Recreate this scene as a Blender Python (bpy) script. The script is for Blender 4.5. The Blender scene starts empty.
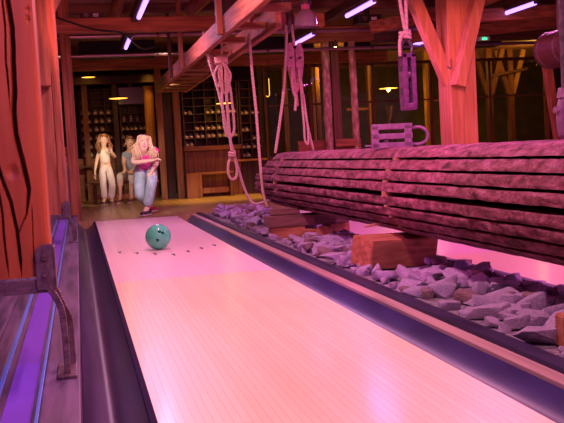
import bpy, bmesh, math, random
from mathutils import Vector, Matrix, noise
PI = math.pi
random.seed(7)
S = bpy.context.scene
COL = S.collection

# ------------------------------------------------------------------ camera
YAW, PITCH, ROLL = .2164, .06598, -.05394
fwd = Vector((math.sin(YAW)*math.cos(PITCH), math.cos(YAW)*math.cos(PITCH), -math.sin(PITCH)))
rt0 = Vector((math.cos(YAW), -math.sin(YAW), 0)); up0 = rt0.cross(fwd)
rt = math.cos(ROLL)*rt0 + math.sin(ROLL)*up0
up = math.cos(ROLL)*up0 - math.sin(ROLL)*rt0
cam_data = bpy.data.cameras.new('camera')
cam_data.sensor_width = 36.0
cam_data.lens = 917.4/564*36.0
cam_data.clip_start = .05
cam_data.dof.use_dof = False
cam = bpy.data.objects.new('camera', cam_data); COL.objects.link(cam)
M = Matrix((rt, up, -fwd)).transposed().to_4x4(); M.translation = Vector((0, 0, .7815))
cam.matrix_world = M
S.camera = cam

# ------------------------------------------------------------------ world, exposure
w = bpy.data.worlds.new('world'); S.world = w; w.use_nodes = True
w.node_tree.nodes['Background'].inputs[0].default_value = (.42, .12, .62, 1)  # violet ambient fill added to tint the shadows
w.node_tree.nodes['Background'].inputs[1].default_value = .20
S.view_settings.view_transform = 'Standard'
S.view_settings.look = 'None'
S.view_settings.gamma = 1
S.view_settings.use_curve_mapping = False
S.view_settings.exposure = 0.0

# ------------------------------------------------------------------ lights (strip lamps along the rails, red spots, amber lamps, added fill spots)
def area(name, loc, target, sx, sy, energy, color, spread=PI):
    l = bpy.data.lights.new(name, 'AREA'); l.shape = 'RECTANGLE'; l.size = sx; l.size_y = sy
    l.energy = energy; l.color = color; l.spread = spread
    o = bpy.data.objects.new(name, l); COL.objects.link(o); o.location = loc
    o.rotation_euler = (Vector(target)-Vector(loc)).to_track_quat('-Z', 'Y').to_euler()
    return o
def spot(name, loc, target, energy, color, deg, blend=.6, r=.08):
    l = bpy.data.lights.new(name, 'SPOT'); l.energy = energy; l.color = color
    l.spot_size = math.radians(deg); l.spot_blend = blend; l.shadow_soft_size = r
    o = bpy.data.objects.new(name, l); COL.objects.link(o); o.location = loc
    o.rotation_euler = (Vector(target)-Vector(loc)).to_track_quat('-Z', 'Y').to_euler()
    return o
def point(name, loc, energy, color, r=.06):
    l = bpy.data.lights.new(name, 'POINT'); l.energy = energy; l.color = color; l.shadow_soft_size = r
    o = bpy.data.objects.new(name, l); COL.objects.link(o); o.location = loc
    return o
PINK = (1.0, .40, .80); SALMON = (1.0, .37, .56); MAGENTA = (1.0, .20, .72); VIOLET = (.62, .30, 1.0); RED = (1.0, .15, .05); AMBER = (1.0, .50, .08)
RAILS = [.80, 3.35, 5.50]
for ri, X in enumerate(RAILS):
    for k, Y in enumerate([1.3, 4.2, 7.1, 10.2, 13.1]):
        o = area('strip_lamp_light', (X, Y, 2.33), (X, Y, 0), 1.1, .06, [66, 58, 48, 38, 9][k] if ri < 2 else 22, [SALMON, SALMON, SALMON, PINK, PINK][k] if ri == 0 else MAGENTA)
        o.rotation_euler = (0, 0, PI/2)
spot('red_spot', (1.7, 1.1, 2.0), (-.3, 3.2, 1.0), 105, RED, 50)
spot('red_spot', (2.6, 5.2, 2.5), (4.5, 10.0, 1.9), 620, (1.0, .20, .17), 30)
spot('red_spot', (.4, 4.2, 2.3), (1.6, 11.0, 2.35), 200, (1.0, .16, .18), 50)
spot('red_spot', (3.0, 6.4, 1.6), (5.4, 11.8, 2.65), 210, (1.0, .26, .30), 62)  # red uplight added to brighten the ceiling timbers at right
spot('red_spot', (.2, 6.8, 1.7), (.6, 11.8, 2.65), 110, (1.0, .20, .20), 55)
spot('violet_spot', (-.9, 1.2, 2.3), (-.2, 5.0, .1), 120, (.36, .16, 1.0), 60)  # violet spot aimed along the left ledge
spot('fill_spot', (-.1, 3.9, 2.45), (2.0, 6.0, .35), 250, (1.0, .15, .50), 58)  # added spot, placed to light the log side and block ends
spot('fill_spot', (.2, 8.2, 2.3), (.9, 12.5, .75), 560, (1.0, .86, .72), 17)  # added warm-white spot that brightens the bowling woman
spot('soft_stage_lamp', (1.6, 13.2, 2.5), (.65, 16.5, .8), 340, (1.0, .76, .46), 30)  # added fill for the standing girl
spot('soft_stage_lamp', (-.5, 13.4, 2.5), (.98, 17.0, .8), 280, (1.0, .76, .5), 24)  # added fill for the seated man
spot('amber_downlight', (.7, 15.2, 2.8), (.6, 15.2, 0), 900, (1.0, .62, .10), 62)
spot('amber_downlight', (2.8, 15.4, 2.8), (2.8, 15.6, 0), 420, (1.0, .50, .10), 70)

# ------------------------------------------------------------------ materials
def nodes_of(name):
    m = bpy.data.materials.new(name); m.use_nodes = True
    nt = m.node_tree; b = nt.nodes['Principled BSDF']
    return m, nt, b
def plain(name, c, rough=.5, metal=0, emit=None, es=0, coat=0, spec=.5):
    m, nt, b = nodes_of(name)
    b.inputs['Base Color'].default_value = (*c, 1); b.inputs['Roughness'].default_value = rough
    b.inputs['Metallic'].default_value = metal; b.inputs['Coat Weight'].default_value = coat
    b.inputs['Specular IOR Level'].default_value = spec
    if emit: b.inputs['Emission Color'].default_value = (*emit, 1); b.inputs['Emission Strength'].default_value = es
    return m
def coords(nt, scale, rnd=True):
    tc = nt.nodes.new('ShaderNodeTexCoord'); mp = nt.nodes.new('ShaderNodeMapping')
    mp.inputs['Scale'].default_value = scale
    if rnd:
        oi = nt.nodes.new('ShaderNodeObjectInfo'); ml = nt.nodes.new('ShaderNodeVectorMath'); ml.operation = 'MULTIPLY_ADD'
        cb = nt.nodes.new('ShaderNodeCombineXYZ')
        for i in range(3): nt.links.new(oi.outputs['Random'], cb.inputs[i])
        ml.inputs[1].default_value = (17, 31, 23)
        nt.links.new(cb.outputs[0], ml.inputs[0]); nt.links.new(tc.outputs['Object'], ml.inputs[2])
        nt.links.new(ml.outputs[0], mp.inputs[0])
    else:
        nt.links.new(tc.outputs['Object'], mp.inputs[0])
    return mp.outputs[0]
def ramp(nt, fac, stops):
    r = nt.nodes.new('ShaderNodeValToRGB'); e = r.color_ramp.elements
    e[0].position, e[0].color = stops[0][0], (*stops[0][1], 1)
    e[1].position, e[1].color = stops[1][0], (*stops[1][1], 1)
    for p, c in stops[2:]:
        n = e.new(p); n.color = (*c, 1)
    nt.links.new(fac, r.inputs[0]); return r.outputs[0]
def bump(nt, b, h, strength, dist=.01):
    bp = nt.nodes.new('ShaderNodeBump'); bp.inputs['Strength'].default_value = strength; bp.inputs['Distance'].default_value = dist
    nt.links.new(h, bp.inputs['Height']); nt.links.new(bp.outputs[0], b.inputs['Normal'])
def noisy(name, c1, c2, scale, rough=.6, bs=.3, detail=5, dist=.01, metal=0, lo=.35, hi=.68, spec=.5):
    m, nt, b = nodes_of(name); v = coords(nt, scale)
    n = nt.nodes.new('ShaderNodeTexNoise'); n.inputs['Scale'].default_value = 1; n.inputs['Detail'].default_value = detail
    nt.links.new(v, n.inputs['Vector'])
    nt.links.new(ramp(nt, n.outputs[0], [(lo, c1), (hi, c2)]), b.inputs['Base Color'])
    b.inputs['Roughness'].default_value = rough; b.inputs['Metallic'].default_value = metal
    b.inputs['Specular IOR Level'].default_value = spec
    if bs: bump(nt, b, n.outputs[0], bs, dist)
    return m
def wood(name, c1, c2, axis, fine=26, along=1.6, rough=.65, bs=.25):
    sc = [fine, fine, fine]; sc[axis] = along
    return noisy(name, c1, c2, tuple(sc), rough, bs, 6, .006)
W = {}
for ax, n in enumerate('xyz'):
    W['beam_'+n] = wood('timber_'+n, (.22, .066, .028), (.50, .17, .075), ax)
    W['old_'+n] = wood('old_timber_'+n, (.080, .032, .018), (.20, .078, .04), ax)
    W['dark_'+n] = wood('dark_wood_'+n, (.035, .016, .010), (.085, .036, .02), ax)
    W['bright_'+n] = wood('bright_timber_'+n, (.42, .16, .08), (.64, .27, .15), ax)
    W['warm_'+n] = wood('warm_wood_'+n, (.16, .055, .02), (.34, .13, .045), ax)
M_post = wood('cracked_post_wood', (.25, .055, .009), (.42, .110, .018), 2, 13, .8, .6, .2)
M_block = noisy('sawn_block_wood', (.30, .10, .05), (.52, .22, .12), (5, 30, 34), .6, .2)
M_dblock = noisy('weathered_block_wood', (.13, .055, .05), (.26, .13, .12), (5, 30, 34), .7, .25)
M_steel = noisy('dark_steel', (.10, .07, .08), (.22, .16, .18), (40, 40, 40), .45, .15, metal=.6)
M_iron = noisy('painted_iron', (.22, .11, .20), (.36, .19, .32), (30, 30, 30), .5, .2, metal=.2)
M_iron2 = noisy('dark_violet_iron', (.13, .035, .12), (.25, .08, .22), (30, 30, 30), .5, .2, metal=.2)
M_black = plain('black_plastic', (.012, .010, .014), .4)
M_blackmat = plain('black_panel', (.010, .008, .010), .8)
M_pipe = plain('galvanised_pipe', (.42, .28, .34), .35, .7)
M_rope = None
def rope_mat(name, c1, c2):
    m, nt, b = nodes_of(name); v = coords(nt, (1, 1, 1))
    wv = nt.nodes.new('ShaderNodeTexWave'); wv.bands_direction = 'DIAGONAL'; wv.inputs['Scale'].default_value = 16; wv.inputs['Distortion'].default_value = 1.2
    nt.links.new(v, wv.inputs['Vector'])
    nt.links.new(ramp(nt, wv.outputs[1], [(.1, c1), (.8, c2)]), b.inputs['Base Color'])
    b.inputs['Roughness'].default_value = .85; bump(nt, b, wv.outputs[1], .3, .004); return m
M_rope = rope_mat('hemp_rope', (.64, .44, .36), (.76, .55, .45))
M_fish = plain('amber_shade', (.10, .05, .02), .5)
M_glow = plain('amber_lit_diffuser', (.9, .6, .2), .4, emit=(1, .55, .06), es=1.6)
M_bulb = plain('lit_bulb', (1, .8, .4), .4, emit=(1, .72, .25), es=14)
M_tube = plain('lit_led_tube', (1, 1, 1), .3, emit=(.36, .21, 1.0), es=2.8)
M_green = plain('green_exit_light', (.1, .8, .3), .4, emit=(.05, 1, .35), es=2.2)
M_white = plain('white_plastic', (.75, .72, .74), .45)

def lane_mat(name, c1, c2, y0, c3=None, c4=None):
    m, nt, b = nodes_of(name)
    tc = nt.nodes.new('ShaderNodeTexCoord'); sp = nt.nodes.new('ShaderNodeSeparateXYZ'); nt.links.new(tc.outputs['Object'], sp.inputs[0])
    br = nt.nodes.new('ShaderNodeMath'); br.operation = 'MULTIPLY'; br.inputs[1].default_value = 1/.0269
    nt.links.new(sp.outputs['X'], br.inputs[0])
    fl = nt.nodes.new('ShaderNodeMath'); fl.operation = 'FLOOR'; nt.links.new(br.outputs[0], fl.inputs[0])
    # one tone per board and per board length
    yo = nt.nodes.new('ShaderNodeMath'); yo.operation = 'MULTIPLY_ADD'; yo.inputs[1].default_value = .73; nt.links.new(fl.outputs[0], yo.inputs[0])
    yd = nt.nodes.new('ShaderNodeMath'); yd.operation = 'MULTIPLY'; yd.inputs[1].default_value = .55; nt.links.new(sp.outputs['Y'], yd.inputs[0])
    nt.links.new(yd.outputs[0], yo.inputs[2])
    fy = nt.nodes.new('ShaderNodeMath'); fy.operation = 'FLOOR'; nt.links.new(yo.outputs[0], fy.inputs[0])
    cb = nt.nodes.new('ShaderNodeCombineXYZ'); nt.links.new(fl.outputs[0], cb.inputs[0]); nt.links.new(fy.outputs[0], cb.inputs[1])
    wn = nt.nodes.new('ShaderNodeTexWhiteNoise'); wn.noise_dimensions = '2D'; nt.links.new(cb.outputs[0], wn.inputs['Vector'])
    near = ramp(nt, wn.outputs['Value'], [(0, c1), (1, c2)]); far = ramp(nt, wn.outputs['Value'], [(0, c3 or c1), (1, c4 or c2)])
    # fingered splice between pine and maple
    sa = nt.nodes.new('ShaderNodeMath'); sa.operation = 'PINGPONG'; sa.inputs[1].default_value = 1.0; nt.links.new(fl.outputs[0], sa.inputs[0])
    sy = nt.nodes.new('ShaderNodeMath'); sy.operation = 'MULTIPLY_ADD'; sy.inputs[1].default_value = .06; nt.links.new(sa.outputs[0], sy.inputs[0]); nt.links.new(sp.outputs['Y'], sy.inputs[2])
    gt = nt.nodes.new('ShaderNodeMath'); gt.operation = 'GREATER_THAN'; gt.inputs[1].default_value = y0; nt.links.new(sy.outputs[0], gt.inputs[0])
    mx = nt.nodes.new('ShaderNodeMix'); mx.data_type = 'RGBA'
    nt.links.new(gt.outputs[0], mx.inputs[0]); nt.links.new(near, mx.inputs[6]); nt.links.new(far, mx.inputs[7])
    # seams
    fr = nt.nodes.new('ShaderNodeMath'); fr.operation = 'FRACT'; nt.links.new(br.outputs[0], fr.inputs[0])
    se = nt.nodes.new('ShaderNodeMath'); se.operation = 'GREATER_THAN'; se.inputs[1].default_value = .90; nt.links.new(fr.outputs[0], se.inputs[0])
    sm = nt.nodes.new('ShaderNodeMath'); sm.operation = 'MULTIPLY'; sm.inputs[1].default_value = .30; nt.links.new(se.outputs[0], sm.inputs[0])
    m2 = nt.nodes.new('ShaderNodeMix'); m2.data_type = 'RGBA'; m2.inputs[7].default_value = (.30, .16, .10, 1)
    nt.links.new(sm.outputs[0], m2.inputs[0]); nt.links.new(mx.outputs[2], m2.inputs[6])
    nt.links.new(m2.outputs[2], b.inputs['Base Color'])
    b.inputs['Roughness'].default_value = .34; b.inputs['Coat Weight'].default_value = .15; b.inputs['Coat Roughness'].default_value = .15
    return m
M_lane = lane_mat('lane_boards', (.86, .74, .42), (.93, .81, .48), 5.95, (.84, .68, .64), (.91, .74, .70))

def bark_mat():
    m, nt, b = nodes_of('log_bark'); v = coords(nt, (1, .6, 1.2))
    n = nt.nodes.new('ShaderNodeTexNoise'); n.inputs['Scale'].default_value = 17; n.inputs['Detail'].default_value = 8; n.inputs['Roughness'].default_value = .65
    nt.links.new(v, n.inputs['Vector'])
    n2 = nt.nodes.new('ShaderNodeTexNoise'); n2.inputs['Scale'].default_value = 46; n2.inputs['Detail'].default_value = 4; nt.links.new(v, n2.inputs['Vector'])
    vo = nt.nodes.new('ShaderNodeTexVoronoi'); vo.feature = 'DISTANCE_TO_EDGE'; vo.inputs['Scale'].default_value = 17
    ad = nt.nodes.new('ShaderNodeVectorMath'); ad.operation = 'MULTIPLY_ADD'; ad.inputs[1].default_value = (.25, .25, .25)
    nt.links.new(n.outputs[1], ad.inputs[0]); nt.links.new(v, ad.inputs[2]); nt.links.new(ad.outputs[0], vo.inputs['Vector'])
    col = ramp(nt, n.outputs[0], [(.34, (.04, .010, .014)), (.45, (.20, .045, .065)), (.57, (.34, .10, .16)), (.74, (.54, .23, .36))])
    cr = ramp(nt, vo.outputs['Distance'], [(.0, (.10, .06, .06)), (.07, (1, 1, 1))])
    mx = nt.nodes.new('ShaderNodeMix'); mx.data_type = 'RGBA'; mx.blend_type = 'MULTIPLY'; mx.inputs[0].default_value = .7
    nt.links.new(col, mx.inputs[6]); nt.links.new(cr, mx.inputs[7]); nt.links.new(mx.outputs[2], b.inputs['Base Color'])
    b.inputs['Roughness'].default_value = .8
    h = nt.nodes.new('ShaderNodeMath'); h.operation = 'ADD'; nt.links.new(n.outputs[0], h.inputs[0])
    h2 = nt.nodes.new('ShaderNodeMath'); h2.operation = 'MULTIPLY'; h2.inputs[1].default_value = .5; nt.links.new(n2.outputs[0], h2.inputs[0]); nt.links.new(h2.outputs[0], h.inputs[1])
    bump(nt, b, h.outputs[0], .7, .022); return m
M_bark = bark_mat()
M_stone = noisy('grey_stone', (.26, .20, .32), (.47, .38, .56), (9, 9, 9), .8, .5, 7, .02)
M_stone2 = noisy('brown_stone', (.15, .085, .10), (.32, .20, .22), (9, 9, 9), .8, .5, 7, .02)
M_gravel = noisy('gravel_bed', (.14, .12, .15), (.34, .30, .36), (30, 30, 30), .9, .8, 8, .03)
M_gutter = noisy('gutter_plastic', (.034, .026, .12), (.058, .046, .20), (8, 2, 8), .34, .03, 3)
M_gutter_shade = noisy('shaded_gutter_plastic', (.014, .010, .040), (.038, .026, .085), (14, 2, 14), .36, .04, 4)  # same plastic as the right gutter, with shade put into the colour
M_rail = noisy('rail_plastic', (.022, .016, .055), (.045, .034, .10), (12, 3, 12), .42, .05, 3, spec=.3)
M_edge = plain('dark_lane_edge', (.016, .010, .04), .75, spec=.06)
M_strip = noisy('divider_boards', (.42, .28, .28), (.64, .44, .43), (20, 1.2, 20), .4, .1)
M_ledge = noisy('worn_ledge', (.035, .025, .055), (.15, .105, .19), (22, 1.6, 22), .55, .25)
M_violet = noisy('violet_track', (.16, .08, .62), (.22, .11, .78), (6, 1, 6), .35, .02)  # painted track, with the LED reflection put into its violet
M_blue = plain('blue_trim', (.10, .25, .72), .4)
M_floor = lane_mat('approach_boards', (.36, .25, .10), (.50, .36, .15), -99, (.36, .25, .10), (.52, .37, .16))
M_wall = noisy('dark_plaster', (.02, .013, .014), (.045, .028, .028), (3, 3, 3), .85, .1)
M_olive = noisy('olive_wall', (.10, .078, .03), (.15, .11, .045), (3, 3, 3), .85, .1)
M_ceil = wood('ceiling_boards', (.20, .085, .055), (.40, .19, .12), 0, 9, .6)

# ------------------------------------------------------------------ mesh helpers (authored in world metres, stored relative to the thing's base)
class MB:
    def __init__(s): s.bm = bmesh.new()
    def box(s, x0, x1, y0, y1, z0, z1, bev=0):
        b = bmesh.new(); bmesh.ops.create_cube(b, size=1)
        bmesh.ops.scale(b, vec=(x1-x0, y1-y0, z1-z0), verts=b.verts)
        bmesh.ops.translate(b, vec=((x0+x1)/2, (y0+y1)/2, (z0+z1)/2), verts=b.verts)
        if bev: bmesh.ops.bevel(b, geom=b.edges[:], offset=bev, segments=2, affect='EDGES', profile=.6)
        s.add(b); return s
    def add(s, b, mat=None):
        me = bpy.data.meshes.new('t'); b.to_mesh(me); b.free()
        if mat is not None: me.transform(mat)
        s.bm.from_mesh(me); bpy.data.meshes.remove(me); return s
    def beam(s, p, q, wd, ht, bev=.006, upv=(0, 0, 1)):
        p, q = Vector(p), Vector(q); d = q-p; L = d.length; d.normalize()
        u = Vector(upv); sx = d.cross(u)
        if sx.length < 1e-4: sx = Vector((1, 0, 0))
        sx.normalize(); u = sx.cross(d)
        b = bmesh.new(); bmesh.ops.create_cube(b, size=1)
        bmesh.ops.scale(b, vec=(wd, L, ht), verts=b.verts)
        if bev: bmesh.ops.bevel(b, geom=b.edges[:], offset=bev, segments=1, affect='EDGES')
        m = Matrix((sx, d, u)).transposed().to_4x4(); m.translation = (p+q)/2
        return s.add(b, m)
    def cyl(s, p, q, r, r2=None, n=16, cap=True):
        p, q = Vector(p), Vector(q); d = q-p
        b = bmesh.new(); bmesh.ops.create_cone(b, cap_ends=cap, segments=n, radius1=r, radius2=r if r2 is None else r2, depth=d.length)
        m = d.to_track_quat('Z', 'Y').to_matrix().to_4x4(); m.translation = (p+q)/2
        return s.add(b, m)
    def sph(s, c, r, sc=(1, 1, 1), n=3, rot=None):
        b = bmesh.new(); bmesh.ops.create_icosphere(b, subdivisions=n, radius=r)
        m = Matrix.Diagonal((*sc, 1))
        if rot is not None: m = rot.to_4x4() @ m
        m = Matrix.Translation(c) @ m
        return s.add(b, m)
    def lathe(s, c, prof, n=24):
        b = bmesh.new(); rings = []
        for r, z in prof:
            rings.append([b.verts.new((c[0]+r*math.cos(2*PI*i/n), c[1]+r*math.sin(2*PI*i/n), c[2]+z)) for i in range(n)])
        for a, d in zip(rings, rings[1:]):
            for i in range(n): b.faces.new((a[i], a[(i+1) % n], d[(i+1) % n], d[i]))
        return s.add(b)
    def tube(s, pts, r, n=8, closed=False, sub=6, taper=None):
        P = spline(pts, sub, closed); b = bmesh.new(); rings = []
        prev = None; N = len(P)
        for i in range(N):
            t = (P[(i+1) % N]-P[i-1]) if closed else (P[min(i+1, N-1)]-P[max(i-1, 0)])
            if t.length < 1e-7: t = Vector((0, 0, 1))
            t.normalize()
            if prev is None: prev = t.orthogonal().normalized()
            prev = (prev - t*prev.dot(t))
            if prev.length < 1e-5: prev = t.orthogonal()
            prev.normalize(); o = t.cross(prev)
            rr = r if taper is None else r*taper(i/(N-1))
            rings.append([b.verts.new(P[i]+rr*(math.cos(2*PI*k/n)*prev+math.sin(2*PI*k/n)*o)) for k in range(n)])
        for i in range(N-1 if not closed else N):
            a, d = rings[i], rings[(i+1) % N]
            for k in range(n): b.faces.new((a[k], a[(k+1) % n], d[(k+1) % n], d[k]))
        if not closed:
            b.faces.new(rings[0][::-1]); b.faces.new(rings[-1])
        return s.add(b)
    def prism(s, poly, axis, a0, a1, bev=0):
        b = bmesh.new()
        def mk(u, v, a): return {0: (a, u, v), 1: (u, a, v), 2: (u, v, a)}[axis]
        A = [b.verts.new(mk(u, v, a0)) for u, v in poly]; B = [b.verts.new(mk(u, v, a1)) for u, v in poly]
        n = len(poly); b.faces.new(A); b.faces.new(B[::-1])
        for i in range(n): b.faces.new((A[i], B[i], B[(i+1) % n], A[(i+1) % n]))
        bmesh.ops.recalc_face_normals(b, faces=b.faces)
        if bev: bmesh.ops.bevel(b, geom=b.edges[:], offset=bev, segments=1, affect='EDGES')
        return s.add(b)
    def build(s, name, mat, parent=None, base=None, smooth=False, rot=0):
        bmesh.ops.recalc_face_normals(s.bm, faces=s.bm.faces)
        me = bpy.data.meshes.new(name); s.bm.to_mesh(me); s.bm.free()
        return link(name, me, mat, parent, base, smooth)
def root_loc(o):
    v = Vector((0, 0, 0))
    while o is not None: v += o.location; o = o.parent
    return v
def link(name, me, mat, parent=None, base=None, smooth=False):
    o = bpy.data.objects.new(name, me); COL.objects.link(o)
    if parent is not None:
        me.transform(Matrix.Translation(-root_loc(parent))); o.parent = parent
    else:
        if base is None:
            xs = [v.co for v in me.vertices]
            base = Vector((sum(v.x for v in xs)/len(xs), sum(v.y for v in xs)/len(xs), min(v.z for v in xs)))
        me.transform(Matrix.Translation(-Vector(base))); o.location = base
    me.materials.append(mat)
    if smooth:
        for p in me.polygons: p.use_smooth = True
        if smooth != True:
            try: me.set_sharp_from_angle(angle=math.radians(smooth))
            except Exception: pass
    return o
def spline(pts, sub, closed=False):
    P = [Vector(p) for p in pts]; n = len(P)
    if sub <= 1 or n < 3: return P
    out = []
    for i in range(n if closed else n-1):
        p1, p2 = P[i], P[(i+1) % n]
        p0 = P[i-1] if (closed or i > 0) else p1*2-p2
        p3 = P[(i+2) % n] if (closed or i+2 < n) else p2*2-p1
        for k in range(sub):
            t = k/sub
            out.append(.5*((2*p1)+(p2-p0)*t+(2*p0-5*p1+4*p2-p3)*t*t+(3*p1-p0-3*p2+p3)*t**3))
    if not closed: out.append(P[-1])
    return out
def tag(o, label, cat, group=None, kind=None):
    o['label'] = label; o['category'] = cat
    if group: o['group'] = group
    if kind: o['kind'] = kind
    return o
def thing(name, loc, label, cat, group=None):
    o = bpy.data.objects.new(name, None); COL.objects.link(o); o.location = loc; o.empty_display_size = .1
    return tag(o, label, cat, group)
def struct(o, label, cat):
    o['kind'] = 'structure'; o['label'] = label; o['category'] = cat; return o
def copy_tree(o, parent=None):
    c = o.copy(); COL.objects.link(c)
    if parent is not None: c.parent = parent
    for ch in list(o.children): copy_tree(ch, c)
    return c

# ================================================================== STRUCTURE
struct(MB().box(-2.6, 11.5, -1.5, 12.12, -.22, -.12).build('floor', M_wall), 'dark sub floor under the lanes', 'floor')
struct(MB().box(-2.6, 13.5, 12.12, 25, -.12, 0).build('floor', M_floor, base=(0, 0, 0)), 'amber lit wooden approach floor behind the foul line', 'floor')
struct(MB().box(-2.6, 13.5, -1.5, 25, 2.9, 3.0).build('ceiling', M_ceil, base=(0, 0, 2.9)), 'dark red lit board ceiling over the lanes', 'ceiling')
struct(MB().box(-2.7, -2.6, -1.5, 25, -.12, 2.9).build('wall_left', M_wall), 'dark wall left of the posts', 'wall')
struct(MB().box(13.5, 13.6, -1.5, 25, -.12, 2.9).build('wall_right', M_wall), 'dark wall at the far right', 'wall')
struct(MB().box(-2.6, 3.45, 19.25, 19.4, 0, 2.9).build('wall_back', M_wall), 'dark wall behind the shoe racks', 'wall')
struct(MB().box(1.95, 3.5, 17.58, 17.7, 0, 2.9).build('wall_inner', M_wall), 'dark wall behind the right hand shoe rack', 'wall')
struct(MB().box(3.5, 13.5, 24.0, 24.2, 0, 2.9).build('wall_rear', M_olive), 'olive amber lit wall at the end of the rear room', 'wall')
struct(MB().box(3.4, 3.52, 17.7, 24.0, 0, 2.9).build('wall_side', M_wall), 'dark side wall of the rear room', 'wall')

# ---- lane 1
lane = MB().box(.182, 1.23, -1.0, 12.12, -.06, 0).build('bowling_lane', M_lane, base=(.182, 0, -.06))
tag(lane, 'long pale pink lit bowling lane the ball rolls on', 'bowling lane')
mk = plain('dark_inlay', (.03, .015, .03), .4)
for k in range(-3, 4):
    cx, cy = .706+.1346*k, 7.32+abs(k)*.167
    b = MB(); b.prism([(cx-.016, cy+.07), (cx+.016, cy+.07), (cx+.006, cy-.06), (cx, cy-.08), (cx-.006, cy-.06)], 2, .0003, .0012)
    b.build('aiming_arrow', mk, lane)
lane2 = MB().box(2.40, 3.45, -1.0, 12.12, -.06, 0).build('bowling_lane', M_lane, base=(2.40, 0, -.06))
tag(lane2, 'second pink lit bowling lane seen beyond and under the log', 'bowling lane')
fl = MB().box(.182, 1.23, 12.12, 12.16, 0, .0012).build('foul_line', mk)
tag(fl, 'thin dark foul line across the lane in front of the bowling woman', 'line')
def gutter(x0, x1, ztop_l, ztop_r, y0, y1, label, mat=M_gutter):
    prof = []
    n = 14
    for i in range(n+1):
        t = i/n; x = x0+(x1-x0)*t
        prof.append((x, -.085*math.sin(PI*t)**.9 - .004))
    b = bmesh.new()
    rows = []
    for y in [y0+(y1-y0)*j/24 for j in range(25)]:
        rows.append([b.verts.new((x, y, z)) for x, z in prof] + [b.verts.new((x1, y, -.115)), b.verts.new((x0, y, -.115))])
    for r, s in zip(rows, rows[1:]):
        m = len(r)
        for i in range(m): b.faces.new((r[i], r[(i+1) % m], s[(i+1) % m], s[i]))
    b.faces.new(rows[0]); b.faces.new(rows[-1][::-1])
    o = MB().add(b).build('lane_gutter', mat, smooth=40)
    return tag(o, label, 'gutter')
gutter(-.033, .159, 0, 0, -1, 12.1, 'glossy dark gutter along the left side of the near lane', M_gutter_shade)
gutter(1.232, 1.425, 0, 0, -1, 12.1, 'glossy dark purple gutter between the near lane and the stone bed')
# scuffed lane edge caps
t = MB().box(.160, .1815, -1, 12.1, -.05, .002).build('lane_edge_strip', M_edge); tag(t, 'dark edge strip between the near lane and its left gutter', 'edge strip')
# divider with pink board, round dark rail
t = MB().box(1.427, 1.492, -1, 12.1, -.1, .012, .004).build('divider_board', M_strip, base=(1.48, 0, -.1)); tag(t, 'pink lit board running beside the right gutter of the near lane', 'board')
b = MB(); b.box(1.494, 1.575, -1, 12.1, -.1, .03, .016); b.build('guard_rail', M_rail, base=(1.535, 0, -.1), smooth=40)
tag(bpy.data.objects['guard_rail'], 'dark purple rounded rail in front of the stone bed', 'rail')
o = MB().box(1.577, 2.28, -1, 12.1, -.12, .008).build('gravel_bed', M_gravel, base=(1.95, 0, -.12)); tag(o, 'dark gravel bed between the two lanes under the stones', 'gravel', kind='stuff')
o = MB().box(2.282, 2.33, -1, 12.1, -.1, .03, .012).build('guard_rail', M_rail, base=(2.3, 0, -.1)); tag(o, 'thin dark rail between the stone bed and the far lane', 'rail')
o = MB().box(2.332, 2.398, -1, 12.1, -.1, .0).build('divider_board', M_strip, base=(2.36, 0, -.1)); tag(o, 'pink board between the thin dark rail and the far lane', 'board')
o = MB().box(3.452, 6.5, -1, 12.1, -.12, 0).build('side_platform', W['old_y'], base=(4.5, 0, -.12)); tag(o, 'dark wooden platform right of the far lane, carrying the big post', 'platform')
# yellow mark on the gutter edge
o = MB().box(1.432, 1.45, 8.55, 9.05, .0125, .0135).build('yellow_tape', plain('yellow_tape', (.85, .5, .08), .5)); tag(o, 'short strip of yellow tape on the board beside the right gutter', 'tape')

# ---- left ledge with ball track
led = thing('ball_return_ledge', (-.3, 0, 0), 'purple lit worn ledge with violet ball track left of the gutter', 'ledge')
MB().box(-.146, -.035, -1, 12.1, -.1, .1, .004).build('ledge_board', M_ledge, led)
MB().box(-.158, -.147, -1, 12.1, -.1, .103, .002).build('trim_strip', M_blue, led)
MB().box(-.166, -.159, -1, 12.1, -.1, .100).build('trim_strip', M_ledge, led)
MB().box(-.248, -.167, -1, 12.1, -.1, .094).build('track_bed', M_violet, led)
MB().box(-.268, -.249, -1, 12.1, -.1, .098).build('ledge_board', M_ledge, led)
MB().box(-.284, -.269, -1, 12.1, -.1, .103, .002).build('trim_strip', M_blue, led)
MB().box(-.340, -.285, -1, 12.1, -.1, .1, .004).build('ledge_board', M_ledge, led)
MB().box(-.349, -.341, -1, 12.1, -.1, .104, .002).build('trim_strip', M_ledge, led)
MB().box(-.70, -.350, -1, 12.1, -.1, .1, .004).build('ledge_board', M_ledge, led)

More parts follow.
